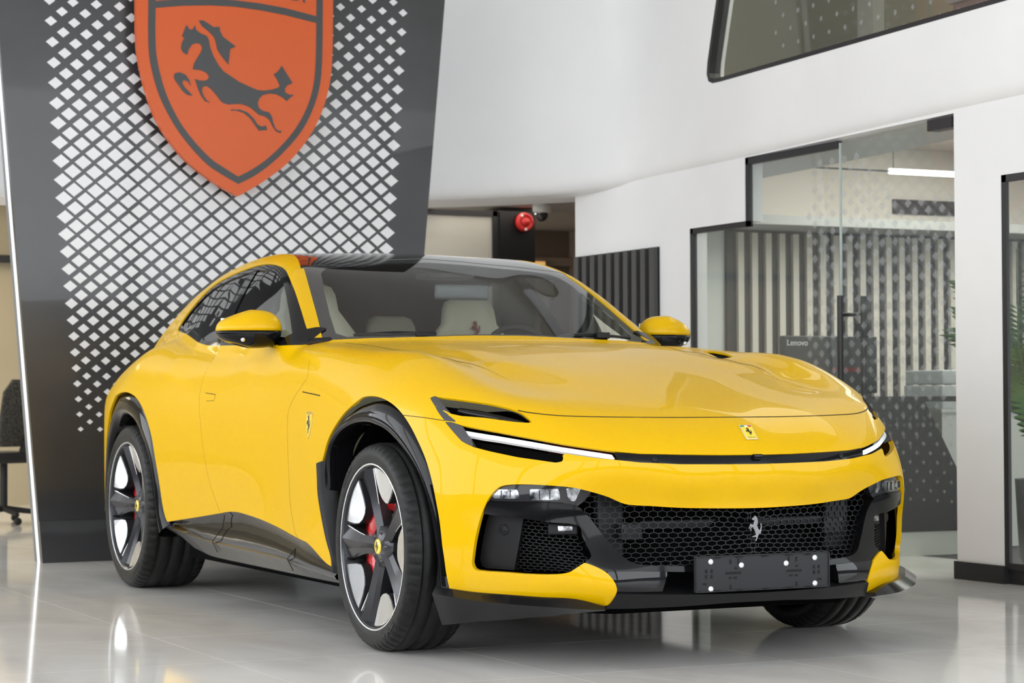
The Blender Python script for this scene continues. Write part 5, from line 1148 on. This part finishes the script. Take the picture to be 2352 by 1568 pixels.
for r in range(len(ZL)):
    for h_ in (0, 1):
        if r == len(ZL)-1 and h_: continue
        z = ZL[r] if not h_ else (ZL[r]+ZL[r+1])/2
        pz = (ZL[r]-ZL[min(r+1, len(ZL)-1)]) if r < len(ZL)-1 else .08
        for c in range(17-h_):
            t = (c+h_*.5)/16; zz = z-.030*t; x = XL(zz)+(XR(zz)-XL(zz))*t
            sz = float(np.interp(zz, [.70, 1.0, 1.4, 1.8, 2.1, 2.4, 2.9, 3.4], [.016, .024, .036, .046, .0488, .046, .036, .026]))
            sz *= 1-.10*max(0, t-.3)*(1 if zz > 2 else 0)
            cells.append((sz, x, zz, pz))
def vis(c):   # what the car, the crest or the frame edge hides counts last
    sz, x, z, _ = c; return (0 if z > 3.15 else 1)*(sz)
cells.sort(key=vis, reverse=True); db = None; rest = MB()
def dia_ok(x, z): return True
for k, (sz, x, z, pz) in enumerate(cells):
    if k < 300:
        if db is None: db = MB().prism([(-1, 0), (0, 1), (1, 0), (0, -1)], lambda p: (p[0], -.003, p[1]), lambda p: (p[0], .001, p[1])).build('diamond', dw, fp); o = db
        else: o = db.copy(); COL.objects.link(o)
        o.location = (x, 0, z); o.scale = (sz, 1, sz*.80)
    else: rest.prism([(-sz, 0), (0, sz*.8), (sz, 0), (0, -sz*.8)], lambda p: (x+p[0], -.003, z+p[1]), lambda p: (x+p[0], .001, z+p[1]))
ro = rest.build('diamond_field', dw, fp); ro['kind'] = 'stuff'
# crest: coordinates in drawing units, mapped to metres on the sign face
MAPX = (0.000761232, -0.000001741, -0.524751); MAPXD = -0.000004471
MAPZ = (0.000057710, -0.000711691, 3.111450, -0.000019412)
AX, BX, CX_ = MAPX; AZ, BZ, CZ_, DZ_ = MAPZ
def cm2(p): return (AX*p[0]+BX*p[1]+CX_+MAPXD*p[0]*p[1]/1000, AZ*p[0]+BZ*p[1]+CZ_+DZ_*p[0]*p[1]/1000)
cr = empty('crest_sign', (0, 4.66, 0), 'orange shield crest with black leaping horse mounted on the lattice panel', 'sign')
orange = mat('crest_orange', (.62, .112, .030), .25, spec=.25); cblk = mat('crest_black', (.05, .05, .053), .35)
outer_ = [(48, -900), (48, -300), (50, 0), (58, 360), (90, 560), (130, 720), (200, 920), (300, 1090), (440, 1260), (600, 1390), (720, 1470), (842, 1535), (960, 1470), (1100, 1380), (1240, 1270), (1380, 1110), (1480, 940), (1550, 740), (1585, 520), (1590, 0), (1590, -300), (1590, -900)]
bo_ = [(140, -800), (140, 0), (143, 380), (170, 560), (230, 760), (330, 960), (450, 1130), (600, 1290), (720, 1370), (840, 1440), (960, 1380), (1090, 1290), (1220, 1170), (1340, 1030), (1430, 860), (1485, 680), (1503, 480), (1505, 0), (1505, -800)]
bi_ = [(195, -745), (195, 0), (197, 370), (225, 550), (280, 740), (375, 940), (490, 1100), (630, 1245), (740, 1320), (840, 1382), (940, 1330), (1060, 1250), (1180, 1140), (1295, 1005), (1385, 840), (1435, 670), (1452, 470), (1453, 0), (1453, -745)]
def tipped(pts, k): return osm(pts[:k+1], 4)+osm(pts[k:], 4)[1:]
outer_ = tipped(outer_, 11); bo_ = tipped(bo_, 9); bi_ = tipped(bi_, 9)
def sheet(pts, y0, y1, name, m): return MB().prism(pts, lambda p: (cm2(p)[0], y0, cm2(p)[1]), lambda p: (cm2(p)[0], y1, cm2(p)[1])).build(name, m, cr)
sheet(outer_, -.012, .03, 'shield_board', orange)
for q in ((300, 300), (1350, 300), (842, 1200)): MB().tube([(cm2(q)[0], .03, cm2(q)[1]), (cm2(q)[0], .106, cm2(q)[1])], .02, 8).build('spacer', mat('panel_edge'), cr)
b = MB(); nb = len(bo_); V = [(cm2(p)[0], -.014, cm2(p)[1]) for p in bo_]+[(cm2(p)[0], -.014, cm2(p)[1]) for p in bi_]
b.add(V, [(i, i+1, i+1+nb, i+nb) for i in range(nb-1)]+[(nb-1, 0, nb, 2*nb-1)]); b.build('shield_border', cblk, cr)
bl = [(195, 62), (400, 45), (600, 42), (800, 52), (1000, 80), (1200, 118), (1453, 180)]; bu_ = [(195, 8), (400, -8), (600, -9), (800, 2), (1000, 27), (1200, 63), (1453, 128)]
sheet(bl+bu_[::-1], -.015, -.011, 'shield_band', cblk)
H1 = [(430, 193), (455, 232), (478, 228), (497, 197), (505, 235), (540, 262), (585, 280), (603, 310), (615, 375), (640, 440), (680, 510), (720, 560), (780, 600), (850, 645), (940, 685), (985, 705), (1040, 710), (1110, 700), (1155, 685), (1163, 668), (1140, 620), (1115, 583), (1150, 560), (1178, 515), (1220, 580), (1267, 650), (1225, 670), (1205, 695), (1210, 725), (1240, 742), (1280, 743), (1250, 765), (1220, 792), (1190, 765), (1140, 740), (1080, 732), (1030, 745), (1000, 775), (990, 810), (1000, 845), (1030, 868), (1080, 880), (1103, 910), (1115, 965), (1135, 1010), (1160, 1025), (1183, 1025), (1172, 1043), (1140, 1030), (1110, 990), (1085, 940), (1050, 912), (1000, 900), (960, 865), (920, 835), (860, 815), (800, 815), (760, 820), (715, 805), (690, 780), (660, 740), (620, 695), (590, 675), (560, 680), (552, 710), (565, 750), (590, 785), (618, 805), (580, 795), (545, 750), (520, 690), (497, 618), (530, 630), (575, 633), (600, 620), (605, 595), (585, 570), (540, 550), (480, 543), (490, 500), (520, 445), (545, 405), (553, 375), (540, 348), (510, 338), (475, 350), (450, 385), (437, 430), (405, 410), (390, 380), (395, 340), (415, 295), (397, 285)]
H2 = [(525, 160), (560, 160), (600, 185), (640, 213), (687, 210), (690, 245), (715, 290), (815, 365), (770, 385), (757, 507), (710, 450), (670, 390), (655, 320), (640, 285), (600, 245), (550, 205)]
H3 = [(335, 600), (345, 572), (385, 567), (425, 585), (455, 625), (467, 672), (445, 640), (410, 628), (400, 650), (420, 685), (455, 720), (480, 750), (440, 745), (405, 715), (375, 670), (345, 630)]
H4 = [(778, 857), (850, 858), (910, 880), (960, 930), (990, 975), (1025, 992), (1055, 982), (1067, 1018), (1000, 1023), (970, 980), (930, 925), (880, 885), (820, 865), (778, 868)]
for q, nm in ((H1, 'horse_body'), (H2, 'horse_mane'), (H3, 'horse_foreleg'), (H4, 'horse_hindleg')): sheet(q, -.015, -.011, nm, cblk)
# lettering above the band, mostly out of view
for ch_, px, py, an in (('U', 1210, -62, -.13), ('D', 1285, -45, -.14), ('I', 1352, -28, -.15)):
    tv, tf = text_mesh(ch_, 170); ca, sa = math.cos(an), math.sin(an)
    MB().add([(cm2((px+v.x*ca-v.y*sa*-1*0+0, py-(v.x*sa+v.y*ca)))[0], -.0155, cm2((px+v.x*ca, py-(v.x*sa+v.y*ca)))[1]) for v in tv], tf).build('crest_letter', cblk, cr)

# ---- unseen fill lights added to brighten the side rooms
area('office_fill', (4.9, 3.2, 2.56), (0, 0, 0), 2.4, 2.4, 95, (1, .97, .92))
area('corridor_fill', (3.4, 8.6, 2.33), (0, 0, 0), 1.2, 2.0, 16, (1, .92, .82))
area('corridor_front_fill', (2.2, 7.4, 2.33), (0, 0, 0), 1.5, .6, 12, (1, .95, .88))
area('far_office_fill', (-1.0, 9.6, 2.58), (0, 0, 0), 3, 2.5, 80, (1, .93, .80))
area('upper_room_fill', (4.3, 2.0, 4.5), (0, 0, 0), 2, 4, 75, (1, .93, .80))
